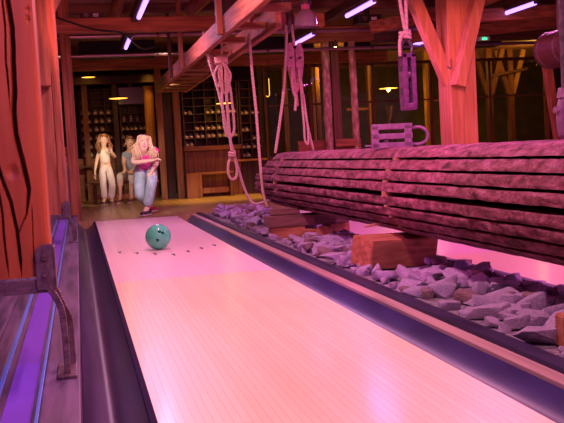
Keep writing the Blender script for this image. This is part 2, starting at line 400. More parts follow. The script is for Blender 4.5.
# ================================================================== TIMBER POSTS ON IRON SHOES (left)
def cracked_post(x0, x1, y0, y1, z0, z1, cracks, knots, nx, nz):
    """front face modelled as a grid with V-shaped drying cracks and knots"""
    b = bmesh.new(); g = []
    xs = [x0+(x1-x0)*i/nx for i in range(nx+1)]; zs = [z0+(z1-z0)*j/nz for j in range(nz+1)]
    for z in zs:
        row = []
        for x in xs:
            d = .002*noise.noise(Vector((x*25, 3.1, z*3)))
            for pts, wd, dp in cracks:
                for (ax, az), (bx, bz) in zip(pts, pts[1:]):
                    lo, hi = min(az, bz), max(az, bz)
                    if lo <= z <= hi:
                        t = (z-az)/(bz-az); cxx = ax+(bx-ax)*t + .004*noise.noise(Vector((1.7, dp*99, z*9)))
                        e = min(1, (z-pts[0][1])/(.12*(pts[-1][1]-pts[0][1])), (pts[-1][1]-z)/(.12*(pts[-1][1]-pts[0][1])))
                        k = max(0, 1-abs(x-cxx)/(wd*max(.25, e)))
                        d += dp*min(1, k*1.6)*max(.2, e)
            for kx, kz, kr in knots:
                rr = math.hypot(x-kx, (z-kz)*.8)
                if rr < kr: d += .010*(1-rr/kr)
            ed = min(x-x0, x1-x)
            if ed < .008: d += (.008-ed)*.9
            row.append(b.verts.new((x, y0+d, z)))
        g.append(row)
    for r, s in zip(g, g[1:]):
        for i in range(nx): b.faces.new((r[i], r[i+1], s[i+1], s[i]))
    bx = [b.verts.new((x, y1, z)) for x, z in ((x0, z0), (x1, z0), (x1, z1), (x0, z1))]
    b.faces.new((g[0][0], bx[0], bx[3], g[-1][0], *[g[j][0] for j in range(nz-1, 0, -1)]))
    b.faces.new((bx[1], g[0][-1], *[g[j][-1] for j in range(1, nz)], g[-1][-1], bx[2]))
    b.faces.new((bx[0], bx[1], bx[2], bx[3])[::-1])
    b.faces.new((*g[0][::-1], bx[0], bx[1])); b.faces.new((*g[-1], bx[2], bx[3]))
    return b
# near post
p = thing('timber_post', (-.28, 3.15, .1), 'nearest thick cracked red lit timber post at the left edge', 'post', 'posts along the ledge')
cr = [([(-.194, .56), (-.165, .623), (-.156, .701), (-.170, .806), (-.181, .876), (-.183, .954), (-.172, 1.087), (-.169, 1.211), (-.178, 1.295), (-.19, 1.9)], .0085, .045),
      ([(-.193, .426), (-.199, .577), (-.211, .664), (-.237, .76), (-.26, .9)], .0060, .035),
      ([(-.192, .95), (-.194, 1.10), (-.190, 1.218), (-.191, 1.295), (-.20, 1.7)], .0035, .018),
      ([(-.235, .426), (-.240, .62), (-.252, .8)], .004, .018), ([(-.150, .45), (-.152, .56), (-.147, .66)], .0018, .008),
      ([(-.40, .6), (-.395, 1.0), (-.41, 1.7)], .006, .02)]
b = MB().add(cracked_post(-.47, -.104, 3.0, 3.30, .424, 2.9, cr, [(-.201, .761, .022), (-.118, 1.263, .010), (-.120, 1.235, .010), (-.33, 1.3, .03)], 230, 300))
b.build('shaft', M_post, p)
def shoe(px0, px1, y0, y1, z0, zt, parent, mirror=False):
    m = MB()
    m.box(px0, px1+.010, y0-.008, y0, z0, z0+.045, .002); m.box(px1+.002, px1+.010, y0, y1, z0, z0+.045, .002); m.box(px0, px1+.008, y0-.004, y1, z0, z0+.008)
    m.build('iron_shoe', M_steel, parent)
    m = MB(); w_ = .055; h_ = .155
    poly = [(px1+.010, z0+.01), (px1+.010, z0+h_), (px1-.02, z0+h_), (px1-.038, z0+h_-.010), (px1-.046, z0+h_-.030), (px1-.046, z0+.01)]
    m.prism(poly, 1, y0-.016, y0-.0085, .0015); m.box(px1+.010, px1+.016, y0-.016, y1*.3+y0*.7, z0+.01, z0+h_-.01, .002)
    pl = m.build('corner_plate', M_steel, parent)
    for dz in (.060, .112):
        MB().cyl((px1-.018, y0-.017, z0+dz), (px1-.018, y0-.028, z0+dz), .011, .008, 12).build('bolt', M_steel, pl, smooth=40)
    for k, (yy, dx) in enumerate(((y0-.012, -.004), (y0+.13, .012))):
        m = MB(); P = spline([(px1-.012, yy, z0+.018), (px1+.008, yy, z0-.012), (px1+.024, yy, z0-.055), (px1+.033+dx, yy, z0-.11), (px1+.035+dx, yy, z0-.18), (px1+.035+dx, yy, z0-.262)], 5)
        for a, c in zip(P, P[1:]): m.beam(a, c+(c-a)*.12, .020, .024 if k == 0 else .018, .002, upv=(0, 1, 0))
        m.build('leg', M_steel, parent)
    m = MB(); m.box(px1-.002, px1+.060, y0-.06, y0+.16, .1005, .110, .002)
    m.build('foot_plate', M_steel, parent)
shoe(-.47, -.104, 3.0, 3.30, .372, 2.9, p)
# second post
p = thing('timber_post', (-.28, 8.15, .1), 'second timber post on an iron shoe, behind the nearest cracked post', 'post', 'posts along the ledge')
MB().add(cracked_post(-.46, -.098, 8.0, 8.32, .345, 2.9, [([(-.17, .5), (-.165, 1.2), (-.175, 1.9)], .004, .012)], [(-.115, .62, .02), (-.118, .95, .018), (-.12, 1.3, .015)], 60, 90)).build('shaft', W['beam_z'], p, smooth=35)
shoe(-.46, -.098, 8.0, 8.32, .30, 2.9, p)
o = MB().box(-.40, -.165, 7.84, 7.985, 1.42, 2.9, .008).build('timber_batten', W['beam_z']); tag(o, 'lighter red batten fixed to the front of the second left post', 'batten')
o = MB().beam((-.19, 8.10, 1.98), (.10, 8.10, 2.62), .11, .11).build('diagonal_brace', W['old_z']); tag(o, 'diagonal timber brace rising right from the second left post', 'brace')
# far left post with rail and panel
p = thing('timber_post', (-.06, 12.5, 0), 'slender pale post at the far left end of the near gutter', 'post', 'posts along the ledge')
MB().box(-.115, -.012, 12.42, 12.54, 0, 2.9, .006).build('shaft', W['beam_z'], p); MB().box(-.012, .02, 12.44, 12.54, 0, 2.9, .004).build('edge_board', W['warm_z'], p)
o = MB().box(-.9, -.118, 12.46, 12.54, .86, .99, .006).build('cross_rail', W['beam_x']); tag(o, 'short wooden rail joining the slender far left post', 'rail')
o = MB().box(-.9, -.118, 12.48, 12.52, .2, .858).build('partition_panel', M_strip); tag(o, 'pale purple lit panel under the short rail at far left', 'panel')

# ================================================================== SAWN LOG
LX, LZ, R = 2.10, .492, .284
Y0, Y1 = 1.0, 9.75
zs = []; z = .262
for k in range(8):
    th = .0525; zs.append((z-th, z)); z -= th + (.032 if k == 3 else .0140)
def slab(k, za, zb):
    b = bmesh.new(); rows = []; n = 230
    yend = Y1 - [.62, .45, .30, .16, .08, .0, .12, .34][k]
    def hw(zz): return math.sqrt(max(.0025, R*R-zz*zz)) if abs(zz) < R else .05
    for j in range(n+1):
        y = Y0+(yend-Y0)*j/n; prof = []
        lev = 7
        tp = 1.0
        if j > n-4: tp = 1-.03*(j-(n-4))
        warp = .003*noise.noise(Vector((k*7.7, y*1.1, 0)))
        for side in (-1, 1):
            pts = []
            for i in range(lev):
                f = i/(lev-1); zz = za+(zb-za)*f
                nn = .011*noise.noise(Vector((side*3.1+k, y*5.5, zz*30))) + .007*noise.noise(Vector((side*8.3+k, y*17, zz*60))) + .012*noise.noise(Vector((side, y*1.3+k*.7, 4)))
                ins = .004*(abs(2*f-1)**8)
                pts.append((side*(hw(zz)*tp+nn-ins), zz+warp+(.003*noise.noise(Vector((y*9, side, k*2.2+f*2))) if i in (0, lev-1) else 0)))
            prof.append(pts)
        L, Rr = prof
        top = []
        if k == 0:
            for f in (.2, .4, .6, .8):
                x = L[-1][0]+(Rr[-1][0]-L[-1][0])*f
                top.append((x, zb+.010*math.sin(PI*f)+.007*noise.noise(Vector((x*12, y*7, 1)))))
        loop = L + top + Rr[::-1]
        rows.append([b.verts.new((LX+x, y, LZ+zz)) for x, zz in loop])
    m = len(rows[0])
    for r, s in zip(rows, rows[1:]):
        for i in range(m): b.faces.new((r[i], r[(i+1) % m], s[(i+1) % m], s[i]))
    b.faces.new(rows[0][::-1]); b.faces.new(rows[-1])
    return b
ords = ['topmost', 'second', 'third', 'fourth', 'fifth', 'sixth', 'seventh', 'lowest']
for k, (za, zb) in enumerate(zs):
    o = MB().add(slab(k, za, zb)).build('sawn_slab', M_bark, base=(LX, 5, LZ+za), smooth=50)
    tag(o, ('%s bark edged slab of the big sawn log' % ords[k]) + (' from the top' if 0 < k < 7 else ''), 'log slab', 'slabs of the sawn log')
M_stick = plain('stick_wood', (.45, .22, .13), .7)
for k in range(7):
    za = zs[k+1][1]; zb = zs[k][0]
    for yy, wh in ((8.55, 'at its far end'), (5.35, 'near its middle')):
        hwid = math.sqrt(max(.01, R*R-((za+zb)/2)**2))*.97
        o = MB().box(LX-hwid-.012, LX+hwid, yy-.02, yy+.02, LZ+za+.0005, LZ+zb-.0005).build('spacer_stick', M_stick)
        tag(o, 'thin spacer stick under the %s slab of the log %s' % (ords[k], wh), 'spacer', 'spacer sticks in the sawn log')

# ---- wooden blocks carrying the log
def block(name, c, L, wd, ht, rz, mat, label, tilt=0, roll=0):
    b = bmesh.new(); bmesh.ops.create_cube(b, size=1); bmesh.ops.scale(b, vec=(L, wd, ht), verts=b.verts)
    bmesh.ops.bevel(b, geom=b.edges[:], offset=.006, segments=2, affect='EDGES')
    for v in b.verts: v.co += .002*noise.noise_vector(v.co*9+Vector((c[0], c[1], 0)))
    me = bpy.data.meshes.new(name); b.to_mesh(me); b.free()
    o = bpy.data.objects.new(name, me); COL.objects.link(o); o.location = c; o.rotation_euler = (roll, tilt, rz); me.materials.append(mat)
    return tag(o, label, 'wooden block', 'blocks under the log')
block('timber_block', (1.92, 5.48, .118), .54, .20, .180, .36, M_block, 'largest red brown timber block under the log, nearest whole one', .05, .16)
block('timber_block', (1.99, 8.04, .154), .74, .22, .100, .02, M_dblock, 'long dark timber lying across on top of the smaller blocks under the log')
block('timber_block', (1.80, 8.03, .051), .31, .20, .100, -.10, M_block, 'lower left block under the long cross timber')
block('timber_block', (2.28, 8.10, .051), .20, .18, .100, .12, M_block, 'lower right block under the long cross timber')
block('timber_block', (1.93, 7.70, .048), .085, .16, .085, .25, M_block, 'smallest cut block on the stones before the cross timber')
block('timber_block', (2.06, 7.64, .060), .14, .17, .085, -.5, M_block, 'tilted short block beside the smallest cut block', .16)
block('timber_block', (1.80, 8.10, .232), .27, .16, .048, -.15, M_dblock, 'small dark chock on the left end of the long cross timber')
block('timber_block', (1.83, 2.93, .075), .34, .2, .12, -.1, M_block, 'red block at the right edge of the photo on the stones')
o = MB().prism([(1.82, .255), (1.96, .285), (1.96, .262), (1.82, .248)], 1, 5.75, 5.79).build('wooden_wedge', M_stick); tag(o, 'small light wooden wedge sticking out under the log', 'wedge')

# ---- stones
def stone_mesh(i):
    r = random.Random(100+i); b = bmesh.new()
    for k in range(15):
        a = r.uniform(0, 2*PI); zz = r.choice((-1, 1))*r.uniform(.55, 1); q_ = r.uniform(.72, 1)*(1 if abs(zz) < .8 else .85)
        b.verts.new((math.cos(a)*q_, math.sin(a)*q_, zz))
    h = bmesh.ops.convex_hull(b, input=b.verts)
    bmesh.ops.delete(b, geom=[v for v in b.verts if not v.link_faces], context='VERTS')
    bmesh.ops.bevel(b, geom=b.edges[:], offset=.07, segments=1, affect='EDGES', clamp_overlap=True)
    bmesh.ops.subdivide_edges(b, edges=b.edges[:], cuts=1, use_grid_fill=True)
    off = Vector((r.uniform(0, 99), r.uniform(0, 99), r.uniform(0, 99)))
    for v in b.verts: v.co += .07*noise.noise_vector(v.co*1.9+off)
    me = bpy.data.meshes.new('rubble_stone'); b.to_mesh(me); b.free()
    for q in me.polygons: q.use_smooth = True
    try: me.set_sharp_from_angle(angle=math.radians(30))
    except Exception: pass
    me.materials.append(M_stone2 if i % 6 == 5 else M_stone)
    return me
SM = [stone_mesh(i) for i in range(18)]
rs = random.Random(5); placed = []
def zone(y):
    return ('by the right edge of the photo' if y < 3.9 else 'in front of the largest timber block' if y < 4.9 else 'beside the largest timber block' if y < 5.8 else
            'between the two groups of timber blocks' if y < 7.3 else 'around the stacked timber blocks' if y < 8.8 else 'under the far end of the log' if y < 10 else 'at the far end of the bed')
blk = [(1.925, 5.44, .27, .15), (1.90, 5.2, .22, .14), (1.80, 7.9, .20, .26), (2.28, 8.10, .12, .11), (1.93, 7.66, .07, .16), (2.06, 7.60, .10, .17), (1.83, 2.93, .19, .13)]
tries = 0
while len(placed) < 290 and tries < 9000:
    tries += 1
    y = 2.4+9.5*rs.random(); x = rs.uniform(1.63, 2.22); a = rs.uniform(.06, .150); bb = a*rs.uniform(.50, .85); c = rs.uniform(.020, .040)
    if y > 9.2: c *= 1.15
    if any(abs(x-u)+a*.6 < L and abs(y-v)-a*.6 < wq for u, v, L, wq in blk): continue
    if any(math.hypot(x-u, (y-v)) < (a+q)*.40 for u, v, q in placed): continue
    if x-a*.58 < 1.578 or x+a*.75 > 2.29: continue
    placed.append((x, y, a))
    me = SM[rs.randrange(18)]
    o = bpy.data.objects.new('rubble_stone', me); COL.objects.link(o)
    lift = .03 if y > 9.6 else 0
    o.location = (x, y, c*.6+.008+rs.uniform(0, .02)+lift*rs.random()); o.scale = (a, bb, c); o.rotation_euler = (rs.gauss(0, .22), rs.gauss(0, .2), rs.uniform(0, 2*PI))
    br = 'brown' if me.materials[0] == M_stone2 else 'grey'
    sz = 'large' if a > .12 else 'small' if a < .08 else 'middling'
    tag(o, '%s %s rubble stone %s' % (sz, br, zone(y)), 'stone', '%s %s stones %s' % (sz, br, zone(y)))
for k in range(75):
    y = rs.uniform(2.5, 9.4); x = 1.61+.63*rs.random()**1.7; a = rs.uniform(.032, .055)
    if any(abs(x-u)+a*.3 < L and abs(y-v)-a*.5 < wq for u, v, L, wq in blk): continue
    o = bpy.data.objects.new('rubble_stone', SM[rs.randrange(18)]); COL.objects.link(o); o.location = (x, y, .026); o.scale = (a, a*.75, .02)
    o.rotation_euler = (rs.gauss(0, .2), rs.gauss(0, .2), rs.uniform(0, 6)); tag(o, 'tiny rubble stone filling a gap %s' % zone(y), 'stone', 'tiny stones '+zone(y))
# second course on the far heap
for k in range(34):
    y = rs.uniform(9.6, 11.8); x = rs.uniform(1.74, 2.18); a = rs.uniform(.06, .10)
    o = bpy.data.objects.new('rubble_stone', SM[rs.randrange(18)]); COL.objects.link(o); o.location = (x, y, rs.uniform(.07, .105)); o.scale = (a, a*.7, .035)
    o.rotation_euler = (rs.gauss(0, .3), rs.gauss(0, .3), rs.uniform(0, 6)); tag(o, 'rubble stone lying on top of the far heap behind the log', 'stone', 'upper stones of the far heap')

# ================================================================== BALL
M_ball = noisy('teal_ball', (.08, .62, .34), (.14, .76, .46), (16, 16, 16), .18, 0)
bc = Vector((.632, 7.83, .1085))
bl = thing('bowling_ball', (.632, 7.83, 0), 'teal bowling ball rolling on the lane toward the camera', 'bowling ball')
holes = []
for hx, hz in ((.637, .161), (.664, .148), (.614, .088)):
    dx, dz = hx-bc.x, hz-bc.z; holes.append((Vector((dx, -math.sqrt(max(1e-4, .1085**2-dx*dx-dz*dz)), dz)).normalized(), .0125))
b = bmesh.new(); bmesh.ops.create_icosphere(b, subdivisions=6, radius=.1085)
for v in b.verts:
    n_ = v.co.normalized()
    for h, r in holes:
        if (n_-h).length*.1085 < r: v.co -= h*.035
bmesh.ops.translate(b, vec=bc, verts=b.verts)
MB().add(b).build('shell', M_ball, bl, smooth=40)
for h, r in holes:
    MB().cyl(bc+h*.070, bc+h*.0765, .0125, n=16).build('finger_hole', mk, bl)  # dark disc at each hole bottom, shade put into the colour

# ================================================================== CEILING TIMBER, RAILS, PIPES
def timber(p, q, wd, ht, label, mat='beam_x', cat='beam', name='ceiling_beam', group=None):
    o = MB().beam(p, q, wd, ht, .01).build(name, W[mat]); return tag(o, label, cat, group)
timber((-.9, 11.5, 2.42), (3.2, 11.5, 2.42), .20, .17, 'red lit cross beam nearest over the lane, in front of the pipes')
timber((-.9, 17.15, 2.53), (6.0, 17.15, 2.53), .22, .22, 'dark cross beam over the shoe racks', 'beam_x')
timber((-.9, 18.2, 2.33), (1.9, 18.2, 2.33), .16, .16, 'lowest dark beam behind the pendant lamps', 'dark_x')
timber((3.4, 14.5, 2.62), (4.85, 14.5, 2.62), .24, .24, 'short capping beam on the three rough columns', 'beam_x')
timber((4.85, 14.5, 2.55), (9.5, 14.5, 2.55), .22, .20, 'dark cross beam right of the rough columns', 'old_x')
timber((4.1, 12.3, 2.42), (6.3, 11.3, 2.72), .18, .16, 'sloping red roof timber behind the hanging metal block', 'beam_x')
timber((5.0, 11.0, 2.36), (9.5, 11.6, 2.58), .18, .16, 'broad red roof beam at the upper right below the lamp', 'beam_x')
timber((4.9, 12.8, 2.34), (9.8, 12.2, 2.62), .18, .16, 'second red roof beam at the upper right behind the first', 'beam_x')
for k, yy in enumerate((8.6, 10.2, 12.9, 15.6)):
    timber((-1.0, yy, 2.84), (7.5, yy, 2.84), .14, .12, ['ceiling joist nearest the camera', 'ceiling joist before the red cross beam', 'ceiling joist behind the red cross beam', 'ceiling joist over the back of the approach'][k], 'old_x', 'joist', 'ceiling_joist')
o = MB().cyl((1.6, 12.2, 2.70), (1.72, 10.4, 2.72), .09, n=20).build('round_purlin', W['beam_y'], smooth=40); tag(o, 'short round log purlin under the ceiling above the ladder', 'log')
o = MB().cyl((.62, 12.6, 2.72), (.66, 10.8, 2.74), .085, n=20).build('round_purlin', W['beam_y'], smooth=40); tag(o, 'round log purlin under the ceiling left of the lamp rail', 'log')
def pipe(x0, x1, y, z, r, label):
    m = MB(); m.cyl((x0, y, z), (x1, y, z), r, n=14); o_ = thing('ceiling_pipe', (x0, y, z-r), label, 'pipe')
    m.build('tube', M_pipe, o_, smooth=40)
    x = x0+.5
    while x < x1: MB().cyl((x-.02, y, z), (x+.02, y, z), r*1.35, n=14).build('coupling', M_steel, o_, smooth=40); x += 1.7
    for x in (x0+.2, x1-.3): MB().cyl((x, y, z), (x, y, 2.9), .006, n=8).build('hanger_rod', M_steel, o_)
pipe(-.9, 8.4, 13.85, 2.60, .034, 'upper pinkish pipe running across under the ceiling')
pipe(-.9, 7.9, 14.05, 2.34, .026, 'lower thin pinkish pipe below the black duct')
for x0, x1, lab in ((.15, 1.35, 'black duct panel above the lower pipe over the pendant lamps'), (2.7, 4.0, 'black duct panel behind the pulley block'), (4.62, 5.9, 'black duct panel right of the rough columns'), (6.1, 7.4, 'black duct panel right of the big post')):
    o = thing('duct_panel', (x0, 15.2, 2.42), lab, 'duct'); MB().box(x0, x1, 15.0, 15.35, 2.42, 2.68, .01).build('casing', M_blackmat, o)
    for xx in (x0+.15, x1-.15): MB().cyl((xx, 15.2, 2.68), (xx, 15.2, 2.9), .008, n=8).build('hanger_rod', M_steel, o)

# LED rails
def led_rail(X, y1, lab):
    t_ = thing('lamp_rail', (X, 8, 2.43), lab, 'lamp rail'); MB().box(X-.045, X+.045, 0, y1, 2.44, 2.56, .006).build('channel', W['dark_y'], t_)
led_rail(RAILS[0], 14.2, 'dark rail carrying the strip lamps above the near lane')
led_rail(RAILS[1], 14.2, 'dark rail carrying strip lamps above the far lane')
led_rail(RAILS[2], 14.6, 'dark rail carrying strip lamps right of the big post')
tubes = [(.8, 9.35, 10.72, 'near strip lamp above the near lane, at the top edge'), (.8, 12.45, 13.60, 'far strip lamp above the near lane, above the bowling woman'),
         (3.35, 9.85, 10.95, 'strip lamp slanting above the rough columns'), (3.35, 12.55, 13.65, 'strip lamp beside the glass dome lamp'),
         (5.5, 10.2, 11.4, 'strip lamp at the upper right, right of the big post'), (5.5, 13.3, 14.3, 'short strip lamp just left of the big post')]
for X, a, c, lab in tubes:
    t_ = thing('strip_lamp', (X, (a+c)/2, 2.38), lab, 'strip lamp', 'strip lamps under the rails')
    MB().box(X-.03, X+.03, a, c, 2.412, 2.438, .003).build('housing', M_steel, t_)
    MB().cyl((X, a+.02, 2.388), (X, c-.02, 2.388), .026, n=12).build('lit_tube', M_tube, t_, smooth=40)
    m = MB(); m.box(X-.022, X+.022, a, a+.02, 2.378, 2.413); m.box(X-.022, X+.022, c-.02, c, 2.378, 2.413); m.build('end_cap', M_steel, t_)

# projector boxes, exit light
def projector(x0, y, z0, wd, lab):
    t_ = thing('projector', (x0+wd/2, y, z0), lab, 'projector'); MB().box(x0, x0+wd, y-.14, y+.14, z0, z0+.12, .01).build('case', M_black, t_)
    MB().box(x0+wd*.55, x0+wd*.80, y-.143, y-.1405, z0+.035, z0+.08).build('label_plate', M_white, t_)
    m = MB(); m.cyl((x0+wd*.25, y-.141, z0+.06), (x0+wd*.25, y-.165, z0+.06), .035, n=18); m.build('lens', M_steel, t_, smooth=40)
    MB().box(x0+wd*.4, x0+wd*.6, y-.03, y+.03, z0+.12, 2.9).build('mount', M_black, t_)
projector(4.12, 13.0, 2.57, .34, 'black projector box with pale label beside the strip lamp')
projector(.18, 13.0, 2.70, .30, 'small black box with pale label under the ceiling at upper left')
o = thing('exit_light', (6.1, 13.2, 2.28), 'white emergency light box with green lamp right of the big post', 'exit light')
MB().box(5.96, 6.30, 13.15, 13.23, 2.30, 2.36, .006).build('case', M_white, o); MB().box(6.17, 6.24, 13.13, 13.149, 2.31, 2.335).build('green_lamp', M_green, o)
MB().box(6.1, 6.13, 13.18, 13.21, 2.36, 2.9).build('mount', M_steel, o)

# black cable drooping from the beam
m = MB(); m.tube([(-.15, 11.37, 2.52), (.3, 11.36, 2.36), (.65, 11.36, 2.30), (.95, 12.6, 2.26), (1.25, 13.2, 2.36)], .012, 8)
tag(m.build('black_cable', M_black, smooth=True), 'thin black cable drooping across the red cross beam', 'cable')

# ================================================================== LADDER-LIKE TIMBER TRACK
ld = thing('ladder_track', (1.65, 11.5, 1.88), 'hanging ladder shaped timber track with slatted underside above the lane', 'timber track')
def rail(x, z0, z1, x2, yn=6.6):
    m = MB(); b = bmesh.new(); bmesh.ops.create_cube(b, size=1)
    m.prism([(x-.03, 16.0), (x+.03, 16.0), (x2+.03, yn), (x2-.03, yn)], 2, z0, z1, .006); return m
rail(1.44, 1.88, 2.07, 1.44).build('side_rail', W['beam_y'], ld)
rail(1.92, 1.88, 2.10, 1.84, 8.1).build('side_rail', W['beam_y'], ld)
for k in range(7):
    y = 15.7-k*.62; MB().box(1.475, 1.885-.012*k, y-.14, y+.14, 1.885, 1.905, .003).build('slat', W['warm_x'], ld)
for k in range(4):
    MB().box(1.475, 1.80, 10.6-k*1.05-.05, 10.6-k*1.05+.05, 1.93, 1.99, .006).build('rung', W['beam_x'], ld)
MB().box(1.655, 1.685, 11.2, 15.9, 1.906, 1.93, .003).build('centre_slat', W['warm_y'], ld)
for y in (8.6, 11.8):
    MB().box(1.36, 1.41, y-.05, y+.05, 1.9, 2.9, .004).build('hanger', W['beam_z'], ld)
MB().box(1.36, 1.405, 13.1, 13.18, 1.9, 2.9, .004).build('hanger', W['old_z'], ld)
MB().box(1.86, 1.91, 9.6, 9.72, 1.95, 2.9, .004).build('hanger', W['beam_z'], ld)
# planks leaning above the track, near the camera
o = MB().beam((1.60, 9.1, 2.14), (1.58, 8.9, 2.85), .05, .20, .006, (1, 0, 0)).build('timber_plank', W['dark_z']); tag(o, 'dark upright plank hanging above the ladder track', 'plank')
o = MB().beam((1.90, 11.6, 2.24), (1.98, 9.2, 2.86), .10, .12).build('diagonal_brace', W['beam_y']); tag(o, 'diagonal timber above the right side of the ladder track', 'brace')

# ================================================================== ROPES AND TACKLE
def rope(name, pts, r, label, parent=None, cat='rope'):
    m = MB(); m.tube(pts, r, 8); o_ = m.build(name, M_rope, parent, smooth=True)
    return tag(o_, label, cat) if parent is None else o_
rope('hanging_rope', [(1.47, 10.2, 2.09), (1.478, 10.16, 1.9), (1.50, 10.14, 1.80), (1.576, 10.14, 1.496), (1.64, 10.14, 1.15), (1.706, 10.13, .821), (1.80, 10.13, .42), (1.86, 10.12, .26), (1.91, 10.1, .205), (1.98, 10.05, .215), (2.05, 9.95, .25), (2.12, 9.88, .33)], .0145, 'long slack rope curving from the ladder down to the log end')
# coiled rope
RX, RY = 1.575, 9.8
cr_ = thing('coiled_rope', (RX, RY, .6), 'rope gathered in a coil with long hanging loops in front of the rack', 'rope')
def q(px, pz, dy=0): return (RX+px, RY+dy, pz)
rope('standing_rope', [q(.05, 2.42), q(.03, 2.1), q(.01, 1.79)], .014, '', cr_)
for k, (a, dz, wv_) in enumerate(((-.05, 1.50, .022), (.03, 1.42, .030), (.065, 1.52, .022))):
    rope('coil_loop', [q(.0, 1.77, -.03*k), q(a-wv_, 1.66, -.02*k), q(a-wv_*.9, dz+.06, 0), q(a, dz, -.01), q(a+wv_, dz+.06, -.03), q(a+wv_*.8, 1.65, -.02*k), q(.01, 1.77, -.03)], .012, '', cr_)
m = MB(); m.tube([q(.06*math.cos(t_), 1.745+.012*t_/PI, .035*math.sin(t_)-.02) for t_ in [i*PI/5 for i in range(31)]], .015, 8, sub=2); m.build('lashing', M_rope, cr_, smooth=True)
rope('long_loop', [q(-.005, 1.72), q(-.01, 1.4), q(-.005, 1.1), q(.02, .985), q(.055, .96), q(.092, 1.0), q(.105, 1.12), q(.09, 1.4), q(.06, 1.72)], .0135, '', cr_)
rope('tail', [q(.04, 1.72, -.02), q(.035, 1.4, -.02), q(.045, 1.0, -.02), q(.06, .80, -.02)], .016, '', cr_)
m = MB(); m.tube([q(.06+.03*math.cos(t_), .80-.012*t_/PI, .025*math.sin(t_)-.02) for t_ in [i*PI/5 for i in range(26)]], .014, 8, sub=2); m.build('knot', M_rope, cr_, smooth=True)
rope('end_loop', [q(.05, .76), q(.015, .66), q(.01, .56), q(.04, .505), q(.09, .52), q(.105, .62), q(.08, .74)], .014, '', cr_)
# darker doubled straps from the ladder
M_rope2 = rope_mat('dark_rope', (.16, .07, .06), (.34, .16, .13))
for k in range(2):
    m = MB(); m.tube([(1.42+.03*k, 9.9, 2.1), (1.455+.03*k, 9.88, 1.9), (1.50+.045*k, 9.85, 1.66), (1.56+.06*k, 9.83, 1.50), (1.60+.03*k, 9.8, 1.56)], .017, 8)
    tag(m.build('dark_strap', M_rope2, smooth=True), ['left dark strap hanging from the ladder rail', 'right dark strap hanging from the ladder rail'][k], 'strap')
rope('hanging_rope', [(1.73, 9, 2.9), (1.742, 9, 2.27), (1.748, 9, 1.69), (1.77, 9, 1.20), (1.778, 9, .80), (1.788, 9, .50), (1.795, 8.98, .36), (1.82, 8.95, .23)], .0145, 'straight pink rope hanging beside the log end from the ladder')
# pulley block
pu = thing('pulley_block', (2.15, 9.2, 2.0), 'wooden pulley block hanging beside the glass dome lamp', 'pulley')
M_wine = noisy('dark_red_wood', (.18, .04, .05), (.34, .09, .10), (20, 20, 6), .5, .2)
MB().sph((2.125, 9.18, 2.10), .115, (.48, .30, 1.0), 3).build('cheek', M_wine, pu, smooth=True)
MB().sph((2.235, 9.22, 2.10), .112, (.30, .30, 1.0), 3).build('cheek', W['old_z'], pu, smooth=True)
for xx in (2.186, 2.205): MB().cyl((xx-.008, 9.2, 2.09), (xx+.008, 9.2, 2.09), .085, n=20).build('sheave', M_steel, pu, smooth=40)
m = MB(); m.tube([(2.16, 9.2, 2.2), (2.14, 9.2, 2.28), (2.17, 9.2, 2.33), (2.205, 9.2, 2.29), (2.19, 9.2, 2.2)], .014, 8); m.cyl((2.17, 9.2, 2.31), (2.17, 9.2, 2.9), .012); m.build('strap_hook', M_steel, pu, smooth=40)
rope('hanging_rope', [(2.155, 9.14, 2.05), (2.15, 9.14, 1.9), (2.10, 9.16, 1.4), (2.03, 9.18, 1.0), (1.985, 9.2, .76)], .015, 'pink rope from the pulley block down to the log top')
# tongs
tg = thing('log_tongs', (2.25, 9.2, 1.25), 'pair of pink lit iron log tongs hanging below the pulley block', 'log tongs')
rope('sling', [(2.215, 9.14, 2.05), (2.225, 9.16, 1.95), (2.24, 9.19, 1.84)], .015, '', tg)
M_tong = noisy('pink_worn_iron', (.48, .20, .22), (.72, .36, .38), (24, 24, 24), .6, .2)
def jaw(sg, L):
    m = MB(); X0 = 2.245+sg*.052
    poly = [(X0-.014, 1.87), (X0+.014, 1.88), (X0+.044, 1.79), (X0+.042, 1.66), (X0+.030-sg*.015, 1.50), (X0-sg*.045+.014, L), (X0-sg*.05, L-.03), (X0-.030-sg*.015, 1.50), (X0-.044, 1.66), (X0-.040, 1.79)]
    m.prism(poly, 1, 9.19+.02*sg, 9.215+.02*sg, .003); return m
jaw(-1, 1.25).build('jaw', M_tong, tg); jaw(1, 1.38).build('jaw', M_tong, tg)
for sg in (-1, 1): MB().cyl((2.245+sg*.052, 9.16, 1.72), (2.245+sg*.052, 9.24, 1.72), .012, n=12).build('rivet', M_black, tg)
MB().tube([(2.20, 9.16, 1.62), (2.18, 9.13, 1.50), (2.19, 9.13, 1.38), (2.215, 9.14, 1.30), (2.20, 9.13, 1.18)], .014, 8).build('rope_tail', M_rope, tg, smooth=True)
rope('hanging_rope', [(2.27, 9.2, 1.62), (2.29, 9.2, 1.35), (2.30, 9.19, 1.05), (2.30, 9.18, .88), (2.33, 9.18, .84), (2.335, 9.18, 1.0), (2.31, 9.19, 1.35)], .011, 'thin doubled rope trailing from the log tongs')
rope('hanging_rope', [(2.30, 9.22, 1.5), (2.33, 9.25, 1.2), (2.38, 9.3, .95), (2.42, 9.32, .77)], .012, 'short thin rope right of the tongs reaching the log')
